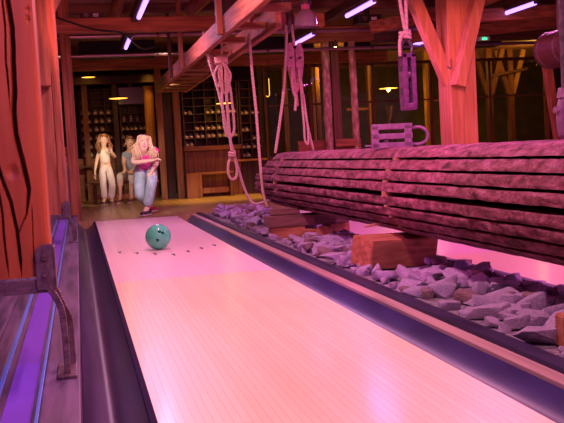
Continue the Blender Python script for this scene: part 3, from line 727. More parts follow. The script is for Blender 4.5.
# glass dome lamp
dl = thing('dome_lamp', (2.33, 9.0, 1.98), 'cloudy glass dome lamp hanging beside the pulley block', 'lamp')
m_, nt_, b_ = nodes_of('cloudy_glass'); b_.inputs['Base Color'].default_value = (.55, .42, .48, 1); b_.inputs['Roughness'].default_value = .22; b_.inputs['Transmission Weight'].default_value = .35
MB().lathe((2.33, 9.0, 2.0), [(.112, 0), (.118, .004), (.112, .03), (.108, .09), (.090, .135), (.055, .165), (.045, .175), (.04, .172), (.050, .160), (.085, .13), (.102, .088), (.106, .03), (.108, .004)]).build('glass_shade', m_, dl, smooth=True)
MB().cyl((2.33, 9.0, 2.17), (2.33, 9.0, 2.225), .042, n=20).build('socket_ring', plain('pink_ring', (.8, .15, .35), .4), dl, smooth=40)
MB().cyl((2.33, 9.0, 2.225), (2.33, 9.0, 2.31), .058, .05, n=20).build('cap', M_steel, dl, smooth=40); MB().cyl((2.33, 9.0, 2.31), (2.33, 9.0, 2.9), .008, n=10).build('stem', M_steel, dl)
MB().sph((2.33, 9.0, 2.12), .03).build('bulb', M_white, dl, smooth=True)
# hanging metal block over the log
hb = thing('hanging_hook_block', (2.215, 6.0, 1.02), 'purple metal pulley frame hanging on a rope above the log', 'hook block')
fx = lambda u: u*6/7
x0, x1 = fx(2.572), fx(2.682); zc = lambda z_: .7815+(z_-.7815)*6/7
z0, z1 = zc(1.052), zc(1.50)
for xa in (x0, x1-.034): MB().box(xa, xa+.034, 5.95, 6.05, z0+.03, z1, .006).build('side_plate', M_iron2, hb)
MB().box(x0, x1, 5.95, 6.05, z0, z0+.05, .012).build('bottom_bar', M_iron2, hb); MB().box(x0, x1, 5.95, 6.05, z1-.03, z1, .006).build('top_bar', M_iron2, hb)
for zz in (z0+.13, z1-.10): MB().cyl((x0-.006, 6.0, zz), (x1+.006, 6.0, zz), .02, n=14).build('axle', M_steel, hb, smooth=40)
MB().cyl((x0+.028, 6.0, z0+.24), (x1-.028, 6.0, z0+.24), .042, n=20).build('sheave', M_steel, hb, smooth=40)
xc = (x0+x1)/2
m = MB(); m.tube([(xc-.035, 6, z1-.005), (xc-.038, 6, z1+.05), (xc, 6, z1+.10), (xc+.038, 6, z1+.05), (xc+.035, 6, z1-.005)], .011, 10); m.build('shackle', M_steel, hb, smooth=True)
rp = thing('hanging_rope', (xc, 6, 2.0), 'doubled rope knotted to the purple hanging metal frame', 'rope')
rope('strand', [(xc-.035, 6, 2.9), (xc-.035, 6, 2.0), (xc-.03, 6, 1.75), (xc+.005, 6, z1+.105)], .0125, '', rp)
rope('strand', [(xc+.02, 6, 2.9), (xc+.02, 6, 2.0), (xc+.012, 6, 1.8), (xc+.008, 6, z1+.11)], .0125, '', rp)
m = MB(); m.tube([(xc+.035*math.cos(t_)-.005, 6+.03*math.sin(t_), z1+.155-.012*t_/PI) for t_ in [i*PI/5 for i in range(24)]], .012, 8, sub=2); m.build('knot', M_rope, rp, smooth=True)
rope('knot_tail', [(xc-.03, 5.97, z1+.14), (xc-.06, 5.96, z1+.08), (xc-.062, 5.96, z1-.02)], .0115, '', rp)
# metal frame with ring on the log
fr = bpy.data.objects.new('metal_shackle_frame', None); COL.objects.link(fr); fr.location = (2.085, 5.9, LZ+.272); tag(fr, 'pink lit metal frame with a round shackle resting on the log', 'metal frame')
def fpart(m, name, mat, smooth=False):
    o_ = m.build(name, mat, None, (0, 0, 0), smooth); o_.parent = fr; o_.location = (0, 0, 0); return o_
fr.rotation_euler = (0, .012, -.33)
for zz in (.010, .070, .135): fpart(MB().box(-.135, .135, -.045, .045, zz-.014, zz+.024, .004), 'crossbar', M_iron)
for xx in (-.125, .095): fpart(MB().box(xx-.014, xx+.036, -.045, .045, .0, .148, .004), 'upright', M_iron)
fpart(MB().cyl((-.04, 0, .012), (-.04, 0, .06), .03, n=16), 'pin', M_steel, 40)
fpart(MB().tube([(.13, 0, .125), (.18, 0, .130), (.222, 0, .108), (.238, 0, .072), (.222, 0, .036), (.18, 0, .016), (.13, 0, .018)], .011, 10), 'shackle', M_iron, True)
fpart(MB().tube([(-.13, 0, .018), (-.17, 0, .016), (-.185, 0, .016)], .007, 8), 'pin_end', M_iron, True)
# hook device at right edge
rh = thing('hanging_hook_block', (2.19, 3.85, .76), 'purple metal hook with swivel at the right edge above the log', 'hook block')
MB().tube([(2.20, 3.85, .775), (2.185, 3.85, .80), (2.18, 3.85, .87), (2.19, 3.85, .93), (2.20, 3.85, .96)], .022, 12).build('shank', M_iron, rh, smooth=True)
MB().cyl((2.15, 3.85, .90), (2.175, 3.85, .90), .016, n=14).build('knob', M_iron, rh, smooth=40)
MB().cyl((2.20, 3.85, .955), (2.20, 3.85, 1.0), .034, .026, n=16).build('swivel', M_iron, rh, smooth=40)
MB().cyl((2.20, 3.85, 1.0), (2.20, 3.85, 2.9), .012, n=10).build('rod', M_steel, rh)

# ================================================================== BIG POST WITH BRACES (right)
tw = thing('timber_post', (4.5, 10.3, 0), 'big orange red timber post behind the log with two braces', 'post')
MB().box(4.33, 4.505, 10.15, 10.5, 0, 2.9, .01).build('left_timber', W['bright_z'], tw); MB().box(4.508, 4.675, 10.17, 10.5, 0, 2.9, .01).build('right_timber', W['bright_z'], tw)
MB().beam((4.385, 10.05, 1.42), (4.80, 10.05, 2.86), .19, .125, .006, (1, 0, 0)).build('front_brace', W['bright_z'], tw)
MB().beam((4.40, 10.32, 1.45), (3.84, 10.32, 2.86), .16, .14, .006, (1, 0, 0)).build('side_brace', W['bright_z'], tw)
MB().tube([(4.30, 10.14, 1.66), (4.345, 10.13, 1.64), (4.35, 10.13, 1.74)], .008, 6).build('iron_staple', M_steel, tw, smooth=True)

# ================================================================== COLUMNS BEHIND THE LOG
def rough_column(x, y, r, z1, label, mat):
    b = bmesh.new(); n = 18; rows = []
    for j in range(61):
        z_ = z1*j/60; rows.append([b.verts.new((x+(r+.012*noise.noise(Vector((math.cos(2*PI*i/n)*1.5+x*9, math.sin(2*PI*i/n)*1.5, z_*4))))*math.cos(2*PI*i/n)+.012*noise.noise(Vector((x, z_*1.3, 2))), y+(r+.01*noise.noise(Vector((math.sin(2*PI*i/n), z_*5, x))))*math.sin(2*PI*i/n), z_)) for i in range(n)])
    for a, c in zip(rows, rows[1:]):
        for i in range(n): b.faces.new((a[i], a[(i+1) % n], c[(i+1) % n], c[i]))
    b.faces.new(rows[0][::-1]); b.faces.new(rows[-1])
    o_ = MB().add(b).build('rough_column', mat, smooth=True); return tag(o_, label, 'column', 'columns behind the log')
M_birch = noisy('barked_column', (.30, .14, .10), (.74, .46, .36), (22, 22, 9), .7, .5)
rough_column(4.045, 14.5, .066, 2.5, 'left rough barked column behind the log', M_birch)
o = MB().box(4.125, 4.255, 14.44, 14.57, 0, 2.5, .008).build('square_column', W['old_z']); tag(o, 'smooth dark square column between the two rough columns', 'column', 'columns behind the log')
rough_column(4.50, 14.5, .056, 2.5, 'right rough barked column behind the log', M_birch)
o = MB().box(3.55, 4.62, 14.62, 14.68, 0, .92, .006).build('low_partition', W['beam_x']); tag(o, 'low board partition behind the foot of the rough columns', 'partition')
o = MB().box(4.12, 4.46, 14.40, 14.43, .80, .92, .006).build('loose_board', W['beam_x']); tag(o, 'pink lit board between the rough columns just above the log', 'board')

# ================================================================== GLAZED PARTITION AND REAR ROOM
def win_glass():
    m, nt, b = nodes_of('thin_window_glass'); out = nt.nodes['Material Output']
    tr = nt.nodes.new('ShaderNodeBsdfTransparent'); gl = nt.nodes.new('ShaderNodeBsdfGlossy'); gl.inputs['Roughness'].default_value = .03
    tr.inputs[0].default_value = (.85, .82, .84, 1)
    fr_ = nt.nodes.new('ShaderNodeFresnel'); fr_.inputs[0].default_value = 1.45
    mx = nt.nodes.new('ShaderNodeMixShader'); nt.links.new(fr_.outputs[0], mx.inputs[0]); nt.links.new(tr.outputs[0], mx.inputs[1]); nt.links.new(gl.outputs[0], mx.inputs[2])
    nt.links.new(mx.outputs[0], out.inputs[0]); return m
M_glass = win_glass()
cols = [3.56, 4.45, 5.73, 6.95, 8.2, 9.45]
tnames = 0
for i, (a, c) in enumerate(zip(cols, cols[1:])):
    wn_ = bpy.data.objects.new('window_%d' % (i+1), None); COL.objects.link(wn_); wn_.location = (a, 17.3, .6)
    struct(wn_, 'glazed bay of the rear partition, bay %d from the left' % (i+1), 'window')
    MB().box(a, a+.055, 17.26, 17.36, .0, 2.42, .004).build('frame_post', W['warm_z'] if i % 2 else W['old_z'], wn_)
    m = MB(); m.box(a+.055, c, 17.27, 17.35, .60, .68, .004); m.box(a+.055, c, 17.27, 17.35, 2.36, 2.42); m.box(a+.055, c, 17.29, 17.33, 1.63, 1.665); m.build('frame_rail', W['old_x'], wn_)
    MB().box(a+.055, c, 17.308, 17.314, .68, 2.36).build('pane', M_glass, wn_)
    MB().box(a+.055, c, 17.29, 17.33, .0, .60).build('lower_panel', W['dark_x'], wn_)
o = MB().box(9.45, 9.52, 17.26, 17.36, 0, 2.42).build('partition_post', W['warm_z']); tag(o, 'red brown post at the right end of the glazed partition', 'post')
o = MB().box(9.52, 13.5, 17.28, 17.36, 0, 2.42).build('wall_partition', M_wall); struct(o, 'dark wall right of the glazed partition', 'wall')
M_amb = wood('amber_timber', (.42, .20, .05), (.62, .32, .09), 2)
posts = [(4.60, 20, .11, 'amber lit post at the left of the rear room'), (4.98, 18.6, .09, 'yellow lit slim post in the rear room beside the tongs'), (6.60, 20, .16, 'amber post of the rear room right of the rough columns'), (7.98, 20, .15, 'brightest amber post just left of the big post in the rear room'), (5.8, 22, .12, 'far dim post at the back of the rear room')]
for x, y, wd, lab in posts:
    o = MB().box(x-wd/2, x+wd/2, y-wd/2, y+wd/2, 0, 2.9, .01).build('rear_post', M_amb); tag(o, lab, 'post', 'posts in the rear room')
o = MB().box(8.06, 8.65, 19.95, 20.02, 1.73, 1.80, .004).build('rear_rail', M_amb); tag(o, 'amber rail joining the brightest rear post at window height', 'rail')
o = MB().box(6.0, 6.52, 19.95, 20.02, 1.60, 1.66, .004).build('rear_rail', M_amb); tag(o, 'amber rail left of the amber rear post', 'rail')
# Y-braced posts
for x, yy, lab in ((9.50, 20.0, 'left dark post with forked braces in the rear room'), (10.19, 20.3, 'right forked post with amber lit braces in the rear room')):
    t_ = thing('forked_post', (x, yy, 0), lab, 'post'); mt = W['warm_z'] if x < 10 else M_amb  # amber wood puts the lamplight into one brace of the right post
    MB().box(x-.07, x+.07, yy-.07, yy+.07, 0, 2.9, .01).build('shaft', W['warm_z'], t_)
    for sg in (-1, 1): MB().beam((x+sg*.05, yy-.02, 1.85), (x+sg*.36, yy-.02, 2.88), .09, .12, .006, (1, 0, 0)).build('fork_brace', mt if sg > 0 else W['warm_z'], t_)
o = MB().beam((9.45, 19.88, 2.24), (10.6, 20.18, 2.42), .05, .06).build('thin_tie', W['old_x']); tag(o, 'thin dark tie bar across the forked posts', 'tie bar')
for k, (xa, xb) in enumerate(((6.95, 7.3), (7.62, 7.25))):
    o = MB().beam((xa, 20.6+.2*k, 0), (xb, 20.6+.2*k, 1.7), .07, .08).build('trestle_leg', W['dark_z']); tag(o, ['left leaning dark trestle leg in the rear room', 'right leaning dark trestle leg in the rear room'][k], 'trestle')

# barrel at the right edge
M_maroon = noisy('dark_maroon_wood', (.05, .012, .014), (.10, .025, .03), (20, 4, 20), .5, .2)
br_ = thing('wooden_barrel', (5.12, 9.0, 1.42), 'dark red round barrel hanging at the right edge of the photo', 'barrel')
MB().cyl((5.16, 8.8, 1.72), (5.16, 9.3, 1.72), .20, n=32).build('drum', M_maroon, br_, smooth=40)
for yy in (8.86, 9.2): MB().cyl((5.16, yy, 1.72), (5.16, yy+.04, 1.72), .206, n=32).build('hoop', M_steel, br_, smooth=40)
MB().box(5.13, 5.19, 9.02, 9.08, 1.91, 2.9).build('hanger', M_steel, br_)
o = MB().beam((7.15, 13, 1.9), (7.40, 13, .02), .12, .12).build('leaning_timber', W['beam_z']); tag(o, 'leaning red timber under the barrel at the right edge', 'timber')

# ================================================================== SHOE RACKS
M_shoe = noisy('tan_leather', (.78, .60, .40), (.96, .82, .62), (30, 30, 30), .5, 0)
M_sole = plain('pale_sole', (.75, .6, .42), .6)
def shoe_mesh():
    m = MB(); prof = [(-.13, .060, .034), (-.12, .085, .040), (-.08, .098, .042), (-.03, .080, .038), (.02, .060, .040), (.07, .050, .045), (.11, .042, .042), (.135, .028, .028)]
    b = bmesh.new(); rows = []
    for y, h, w_ in prof:
        rows.append([b.verts.new((w_*math.cos(t_), -y, .012+max(0, h*(.5+.5*math.sin(t_))))) for t_ in [2*PI*i/12 for i in range(12)]])
    for a, c in zip(rows, rows[1:]):
        for i in range(12): b.faces.new((a[i], a[(i+1) % 12], c[(i+1) % 12], c[i]))
    b.faces.new(rows[0]); b.faces.new(rows[-1][::-1]); return m.add(b)
proto_shoe = [None]
def put_shoe(x, y, z, label, group, rz=0, sc=1):
    if proto_shoe[0] is None:
        t_ = bpy.data.objects.new('bowling_shoe', None); COL.objects.link(t_)
        o1 = shoe_mesh().build('upper', M_shoe, None, (0, 0, 0), True); o1.parent = t_; o1.location = (0, 0, 0)
        m = MB(); m.prism([(-.036, .12), (.036, .12), (.044, .02), (.042, -.09), (.02, -.135), (-.02, -.135), (-.042, -.09), (-.044, .02)], 2, 0, .014)
        o2 = m.build('sole', M_sole, None, (0, 0, 0)); o2.parent = t_; o2.location = (0, 0, 0)
        proto_shoe[0] = t_; r = t_
    else: r = copy_tree(proto_shoe[0])
    r.location = (x, y, z); r.rotation_euler = (0, 0, rz); r.scale = (sc, sc, sc); tag(r, label, 'shoe', group)
rr = random.Random(3)
def rack(name, x0, x1, y0, z0, z1, nc, rows, dep, label, fill, mat='dark'):
    t_ = thing('shoe_rack', ((x0+x1)/2, y0+dep/2, 0), label, 'shoe rack', 'shoe racks')
    m = MB(); m.box(x0, x1, y0+dep-.02, y0+dep, z0, z1); m.box(x0, x0+.03, y0, y0+dep-.02, z0, z1); m.box(x1-.03, x1, y0, y0+dep-.02, z0, z1); m.build('carcass', W[mat+'_z'], t_)
    zs_ = [z0+(z1-z0)*j/rows for j in range(rows+1)]
    for z_ in zs_: MB().box(x0+.03, x1-.03, y0, y0+dep-.02, z_-.008, z_+.008).build('shelf', W[mat+'_x'], t_)
    cw = (x1-x0)/nc
    for i in range(1, nc): MB().box(x0+cw*i-.007, x0+cw*i+.007, y0+.004, y0+dep-.02, z0+.009, z1-.009).build('divider', W[mat+'_z'], t_)
    for (ci, rj) in fill:
        for sg in (-1, 1):
            OR = ['first', 'second', 'third', 'fourth', 'fifth', 'sixth', 'seventh', 'eighth', 'ninth']
            put_shoe(x0+cw*(ci+.5)+sg*cw*.225+rr.uniform(-.003, .003), y0+.155, zs_[rows-1-rj]+.0085, '%s tan shoe, %s row, %s cubby of %s' % ('left' if sg < 0 else 'right', OR[rj], OR[ci], name), 'shoes in '+name, rr.uniform(-.04, .04), min(1, cw/.245))
full = [(c_, r_) for c_ in range(3) for r_ in range(2, 8) if not (c_ == 2 and r_ in (4,)) and not (c_ == 1 and r_ == 7)]
rack('the rack behind the girl', .10, .87, 18.8, .86, 2.2, 3, 8, .34, 'dark shoe rack at the far left behind the standing girl', full)
rack('the rack behind the woman', .90, 1.45, 18.8, .86, 1.86, 3, 6, .34, 'dark shoe rack behind the seated man and the bowling woman', [(0, 2), (1, 2), (2, 2), (0, 4), (1, 4), (0, 3), (2, 5), (1, 5), (2, 3)])
rack('the rack left of the ropes', 1.98, 3.04, 17.2, .95, 2.15, 5, 8, .34, 'wide dark shoe rack behind the hanging ropes', [(0, 3), (2, 3), (1, 5), (2, 5), (0, 6), (1, 6), (2, 6), (0, 7), (3, 3), (4, 3), (3, 6), (4, 6), (3, 5)])
rack('the rack right of the ropes', 3.06, 3.48, 17.2, .70, 2.15, 2, 9, .34, 'narrow dark shoe rack right of the hanging ropes', [(1, 3), (0, 3), (0, 5), (1, 7), (0, 7), (1, 6), (0, 8)])
for k in range(3):
    o = MB().lathe((.99+.14*k, 18.95, .86+1.0/6*4+.009), [(.0, 0), (.028, .0), (.028, .08), (.012, .105), (.012, .13), (0, .13)], 12).build('bottle', plain('pale_bottle', (.6, .5, .55), .2), smooth=40)
    tag(o, ['left pale bottle on the rack shelf above the seated man', 'middle pale bottle on the rack shelf above the seated man', 'right pale bottle on the rack shelf near the woman'][k], 'bottle', 'bottles on the rack shelf')
# half wall below racks, sill, bench
o = MB().box(1.98, 3.04, 17.22, 17.5, 0, .86, .004).build('half_wall', W['warm_z']); tag(o, 'red brown board half wall under the wide shoe rack', 'half wall')
o = MB().box(1.96, 3.05, 17.12, 17.52, .865, .945, .006).build('window_ledge', W['warm_x']); tag(o, 'brown wooden ledge between wide shoe rack and half wall', 'ledge')
o = MB().box(3.05, 3.5, 17.22, 17.5, 0, .62, .004).build('half_wall', W['dark_z']); tag(o, 'dark panel under the narrow shoe rack', 'half wall')
o = MB().box(2.82, 3.52, 17.06, 17.205, .625, .665, .006).build('window_ledge', M_amb); tag(o, 'yellow lit ledge under the narrow shoe rack', 'ledge')
bn = thing('wooden_bench', (2.35, 16.9, 0), 'red brown bench in front of the half wall right of the posts', 'bench')
MB().box(1.93, 2.21, 16.72, 17.1, 0, .46, .008).build('end_panel', W['warm_z'], bn); MB().box(2.21, 2.80, 16.74, 17.1, .42, .46, .006).build('seat', W['warm_x'], bn)
MB().box(2.215, 2.78, 16.95, 17.0, .07, .17, .004).build('amber_strip', M_amb, bn); MB().box(2.74, 2.80, 16.76, 17.08, 0, .42).build('leg', W['old_z'], bn)  # amber strip stands in for the yellow light under the seat
for x, w_, lab in ((1.85, .12, 'right of two dark red posts beside the shoe rack'), (1.54, .11, 'left of two dark red posts behind the woman')):
    o = MB().box(x-w_/2, x+w_/2, 16.95, 17.08, 0, 2.42, .008).build('timber_post', W['warm_z']); tag(o, lab, 'post', 'posts by the shoe racks')
o = MB().box(1.60, 1.79, 17.3, 17.5, 0, 2.3).build('cupboard', W['dark_z']); tag(o, 'dark narrow cupboard between the two red posts', 'cupboard')
M_gold = wood('golden_panel_wood', (.42, .17, .03), (.62, .28, .06), 2)
o = MB().cyl((1.47, 18.4, 0), (1.47, 18.4, 2.2), .10, n=24).build('round_pillar', M_gold, smooth=40); tag(o, 'golden lit round wooden pillar behind the bowling woman', 'pillar')
o = MB().box(.17, .28, 18.5, 18.62, 0, 2.3, .008).build('timber_post', W['warm_z']); tag(o, 'brown post standing behind the girl at far left', 'post', 'posts by the shoe racks')
o = MB().box(.76, .86, 18.55, 18.66, 0, 2.3, .008).build('timber_post', W['dark_z']); tag(o, 'dark post between the girl and the seated man', 'post', 'posts by the shoe racks')
o = thing('wall_screen', (1.12, 18.45, 1.85), 'dark flat screen hanging above the racks behind the woman', 'screen')
MB().box(.87, 1.38, 18.44, 18.48, 1.86, 2.2, .004).build('case', M_black, o); MB().box(.885, 1.365, 18.437, 18.44, 1.875, 2.185).build('display', plain('dark_display', (.03, .022, .05), .25), o); MB().box(1.1, 1.15, 18.45, 18.47, 2.2, 2.45).build('mount', M_black, o)
# left bench and table
tb = thing('dark_table', (.35, 18.6, 0), 'dark table behind the girl in front of the shoe rack', 'table')
MB().box(-.5, .62, 18.3, 18.49, .66, .70, .006).build('tabletop', W['old_x'], tb)
for x in (-.4, .52): MB().box(x, x+.06, 18.36, 18.42, 0, .66).build('leg', W['old_z'], tb)
bn = thing('wooden_bench', (.75, 17.4, 0), 'dark wooden bench the man sits on', 'bench')
MB().box(-.3, 1.44, 16.9, 17.35, .33, .375, .006).build('seat', W['old_x'], bn)
for x in (.25, 1.2): MB().box(x, x+.07, 16.95, 17.3, 0, .33).build('leg', W['old_z'], bn)
o = MB().box(-.6, 1.48, 18.70, 18.76, 0, .84).build('half_wall', W['warm_x']); tag(o, 'brown board half wall under the left shoe racks', 'half wall')
MB().box(.32, 1.20, 17.2, 17.24, .06, .14, .004).build('amber_strip', M_amb, bn)

# pendant lamps
def pendant(x, y, z, r, lab, lit=False, e=18):
    t_ = thing('pendant_lamp', (x, y, z), lab, 'pendant lamp', 'amber pendant lamps')
    MB().lathe((x, y, z), [(r, 0), (r, .008), (r*.55, .022), (.025, .04), (.025, .12), (.0, .12)], 28).build('shade', M_fish, t_, smooth=40)
    MB().cyl((x, y, z-.004), (x, y, z+.006), r*.96, n=28).build('diffuser', M_glow, t_)
    MB().cyl((x, y, z+.12), (x, y, 2.9), .006, n=8).build('cord', M_black, t_)
    if lit: MB().sph((x, y, z-.035), .04).build('bulb', M_bulb, t_, smooth=True)
    point('pendant_light', (x, y, z-.09), e, AMBER, .07)
pendant(.84, 17.6, 1.93, .18, 'wide amber pendant lamp in front of the dark screen', e=4.5)
pendant(.32, 17.9, 2.37, .13, 'amber pendant lamp at upper left by the far post', e=.5)
pendant(2.68, 16.6, 1.70, .15, 'thin amber pendant lamp hidden behind the hanging ropes', e=9)
pendant(7.03, 20.0, 2.07, .22, 'glowing amber pendant lamp behind, left of the hanging metal block', True, 26)
spot('amber_downlight', (1.47, 17.9, 2.5), (1.47, 18.4, 1.6), 14, AMBER, 60)
point('rear_fill_light', (9.8, 22.6, .9), 16, (1.0, .62, .2), .1)  # this and the next: bare lights added to brighten the rear wall
point('rear_fill_light', (7.0, 22.8, 1.2), 8, (1.0, .62, .3), .1)
point('rear_fill_light', (10.3, 19.2, 2.5), 26, AMBER, .1)  # from here on: bare lights added to brighten the rear posts
point('rear_fill_light', (7.6, 18.6, 2.3), 26, AMBER, .1)
point('rear_fill_light', (5.2, 18.3, 2.35), 16, AMBER, .1)
point('rear_fill_light', (6.4, 19.0, 2.35), 12, AMBER, .1)
# small spot lamp between columns and wall lantern
o = MB().sph((4.12, 14.15, 2.36), .028).build('spot_bulb', M_bulb, smooth=True); tag(o, 'small bright bulb between the rough columns under the beam', 'bulb')
o = MB().cyl((4.12, 14.15, 2.385), (4.12, 14.15, 2.5), .02, n=10).build('bulb_holder', M_steel); tag(o, 'small holder above the bright bulb between the columns', 'holder')
o = thing('wall_lantern', (4.1, 18.9, 1.9), 'thin yellow lit hanging hook lamp right of the long pink rope', 'lantern')
MB().tube([(3.62, 17.0, 2.15), (3.62, 17.0, 1.95), (3.615, 17.0, 1.84), (3.58, 17.0, 1.81), (3.555, 17.0, 1.83)], .007, 8).build('hook', M_glow, o, smooth=True)
MB().cyl((3.62, 17.0, 2.12), (3.62, 17.0, 2.5), .006, n=8).build('cord', M_black, o)

# ================================================================== PEOPLE
def skin_mesh(nodes, edges, root, sub=2, scale=1.0):
    me = bpy.data.meshes.new('skel'); keys = list(nodes); idx = {k: i for i, k in enumerate(keys)}
    me.from_pydata([nodes[k][:3] for k in keys], [(idx[a], idx[b]) for a, b in edges], [])
    o = bpy.data.objects.new('skel', me); COL.objects.link(o)
    md = o.modifiers.new('s', 'SKIN'); md.use_smooth_shade = True; md.branch_smoothing = .3
    for k in keys:
        r = nodes[k][3]; r = r if isinstance(r, tuple) else (r, r)
        sv = me.skin_vertices[0].data[idx[k]]; sv.radius = (r[0]*scale, r[1]*scale); sv.use_root = (k == root)
    if sub:
        ms = o.modifiers.new('ss', 'SUBSURF'); ms.levels = ms.render_levels = sub
    dg = bpy.context.evaluated_depsgraph_get(); dg.update()
    res = bpy.data.meshes.new_from_object(o.evaluated_get(dg)); bpy.data.objects.remove(o)
    res.materials.clear(); return res
def mid(a, b, t, r, off=(0, 0, 0)): return tuple(a[i]+(b[i]-a[i])*t+off[i] for i in range(3))+(r,)
def hand_nodes(N, E, tag_, wrist, dirv, palm_n, r=.011, L=.15, curl=.3, thumb=1):
    d = Vector(dirv).normalized(); n_ = Vector(palm_n); n_ = (n_-d*n_.dot(d)).normalized(); s_ = d.cross(n_)
    w_ = Vector(wrist[:3]); pk = tag_+'palm'; N[pk] = (*(w_+d*.045), (.030, .017)); E.append((tag_, pk))
    kn = tag_+'kn'; N[kn] = (*(w_+d*.078), (.033, .015)); E.append((pk, kn))
    for i, (o_, fl_) in enumerate(((-.027, .060), (-.009, .070), (.009, .066), (.027, .052))):
        a = w_+d*.088+s_*o_; c = a+d*fl_*.5+n_*fl_*.5*curl*.6; e = c+d*fl_*.5*(1-curl*.5)+n_*fl_*.5*curl
        for j, (pt, rr_) in enumerate(((a, r), (c, r*.92), (e, r*.75))): N[f'{tag_}f{i}{j}'] = (*pt, rr_)
        E += [(kn, f'{tag_}f{i}0'), (f'{tag_}f{i}0', f'{tag_}f{i}1'), (f'{tag_}f{i}1', f'{tag_}f{i}2')]
    t0 = w_+d*.035+s_*.030*thumb; t1 = t0+(d*.6+s_*thumb*.6+n_*.4).normalized()*.035; t2 = t1+(d*.9+s_*thumb*.15+n_*.4).normalized()*.03
    for j, (pt, rr_) in enumerate(((t0, r*1.2), (t1, r), (t2, r*.8))): N[f'{tag_}t{j}'] = (*pt, rr_)
    E += [(pk, f'{tag_}t0'), (f'{tag_}t0', f'{tag_}t1'), (f'{tag_}t1', f'{tag_}t2')]
def skin_mat(name, c):
    m = plain(name, c, .5); m.node_tree.nodes['Principled BSDF'].inputs['Subsurface Weight'].default_value = .08; return m
def person(P, label, matskin, handL, handR):
    N = dict(P); E = [('pelvis', 'spine'), ('spine', 'chest'), ('chest', 'neck'), ('neck', 'jaw'), ('jaw', 'head'), ('head', 'crown'),
         ('chest', 'sl'), ('sl', 'el'), ('el', 'wl'), ('chest', 'sr'), ('sr', 'er'), ('er', 'wr'), ('pelvis', 'hl'), ('hl', 'kl'), ('kl', 'al'), ('al', 'tl'), ('pelvis', 'hr'), ('hr', 'kr'), ('kr', 'ar'), ('ar', 'tr')]
    # slimmer limbs under the clothes
    for k in ('hl', 'hr'): N[k] = N[k][:3]+(N[k][3]*.80,)
    for k in ('kl', 'kr'): N[k] = N[k][:3]+(N[k][3]*.74,)
    for k in ('pelvis', 'spine', 'chest'): N[k] = N[k][:3]+(N[k][3]*.84,)
    for t_, h in (('wl', handL), ('wr', handR)):
        hand_nodes(N, E, t_, N[t_], *h)
    base = Vector(((P['tl'][0]+P['tr'][0])/2, (P['tl'][1]+P['tr'][1])/2, 0))
    t_ = thing('person', base, label, 'person')
    link('body', skin_mesh(N, E, 'pelvis'), matskin, t_, smooth=True)
    return t_
def face(t_, P, fwdv, matskin, browc, s=1.0):
    f = Vector(fwdv).normalized(); up_ = (Vector(P['crown'][:3])-Vector(P['jaw'][:3])).normalized(); f = (f-up_*f.dot(up_)).normalized(); sd = up_.cross(f)
    c = Vector(P['head'][:3])*.55+Vector(P['jaw'][:3])*.45; R_ = Matrix((sd, f, up_)).transposed()
    white = plain('eye_white', (.85, .82, .80), .3); iris = plain('iris', (.05, .06, .07), .2); lip = plain('lips', (.62, .16, .17), .45); tooth = plain('teeth', (.9, .86, .82), .3)
    brow = plain('brow', browc, .8)
    for sg in (-1, 1):
        e = c+f*.066*s+sd*.029*s*sg+up_*.022*s
        ey = MB().sph(e, .012*s, (1.2, .6, .7), rot=R_).build('eye', white, t_, smooth=True)
        MB().sph(e+f*.005*s, .0055*s).build('iris', iris, ey, smooth=True)
        MB().tube([c+f*.071*s+sd*.014*s*sg+up_*.038*s, c+f*.071*s+sd*.030*s*sg+up_*.043*s, c+f*.062*s+sd*.046*s*sg+up_*.038*s], .0028*s, 6, sub=3).build('eyebrow', brow, t_, smooth=True)
        MB().sph(Vector(P['head'][:3])*.6+Vector(P['jaw'][:3])*.4+sd*.080*s*sg-f*.005, .024*s, (.4, .7, 1.1)).build('ear', matskin, t_, smooth=True)
    MB().cyl(c+f*.064*s+up_*.022*s, c+f*.083*s-up_*.012*s, .005*s, .011*s, 12).build('nose', matskin, t_, smooth=True)
    def arc(dz, w_, n=7, fz=.0): return [c+f*(.068-.012*abs(k/(n//2))**2+fz)*s+sd*w_*s*k/(n//2)+up_*(dz+.011*abs(k/(n//2))**2)*s for k in range(-(n//2), n//2+1)]
    MB().tube(arc(-.034, .024), .0048*s, 8, sub=2).build('teeth', tooth, t_, smooth=True)
    MB().tube(arc(-.041, .025), .0034*s, 8, sub=2).build('lower_lip', lip, t_, smooth=True)
    MB().tube(arc(-.028, .026), .0026*s, 8, sub=2).build('upper_lip', lip, t_, smooth=True)
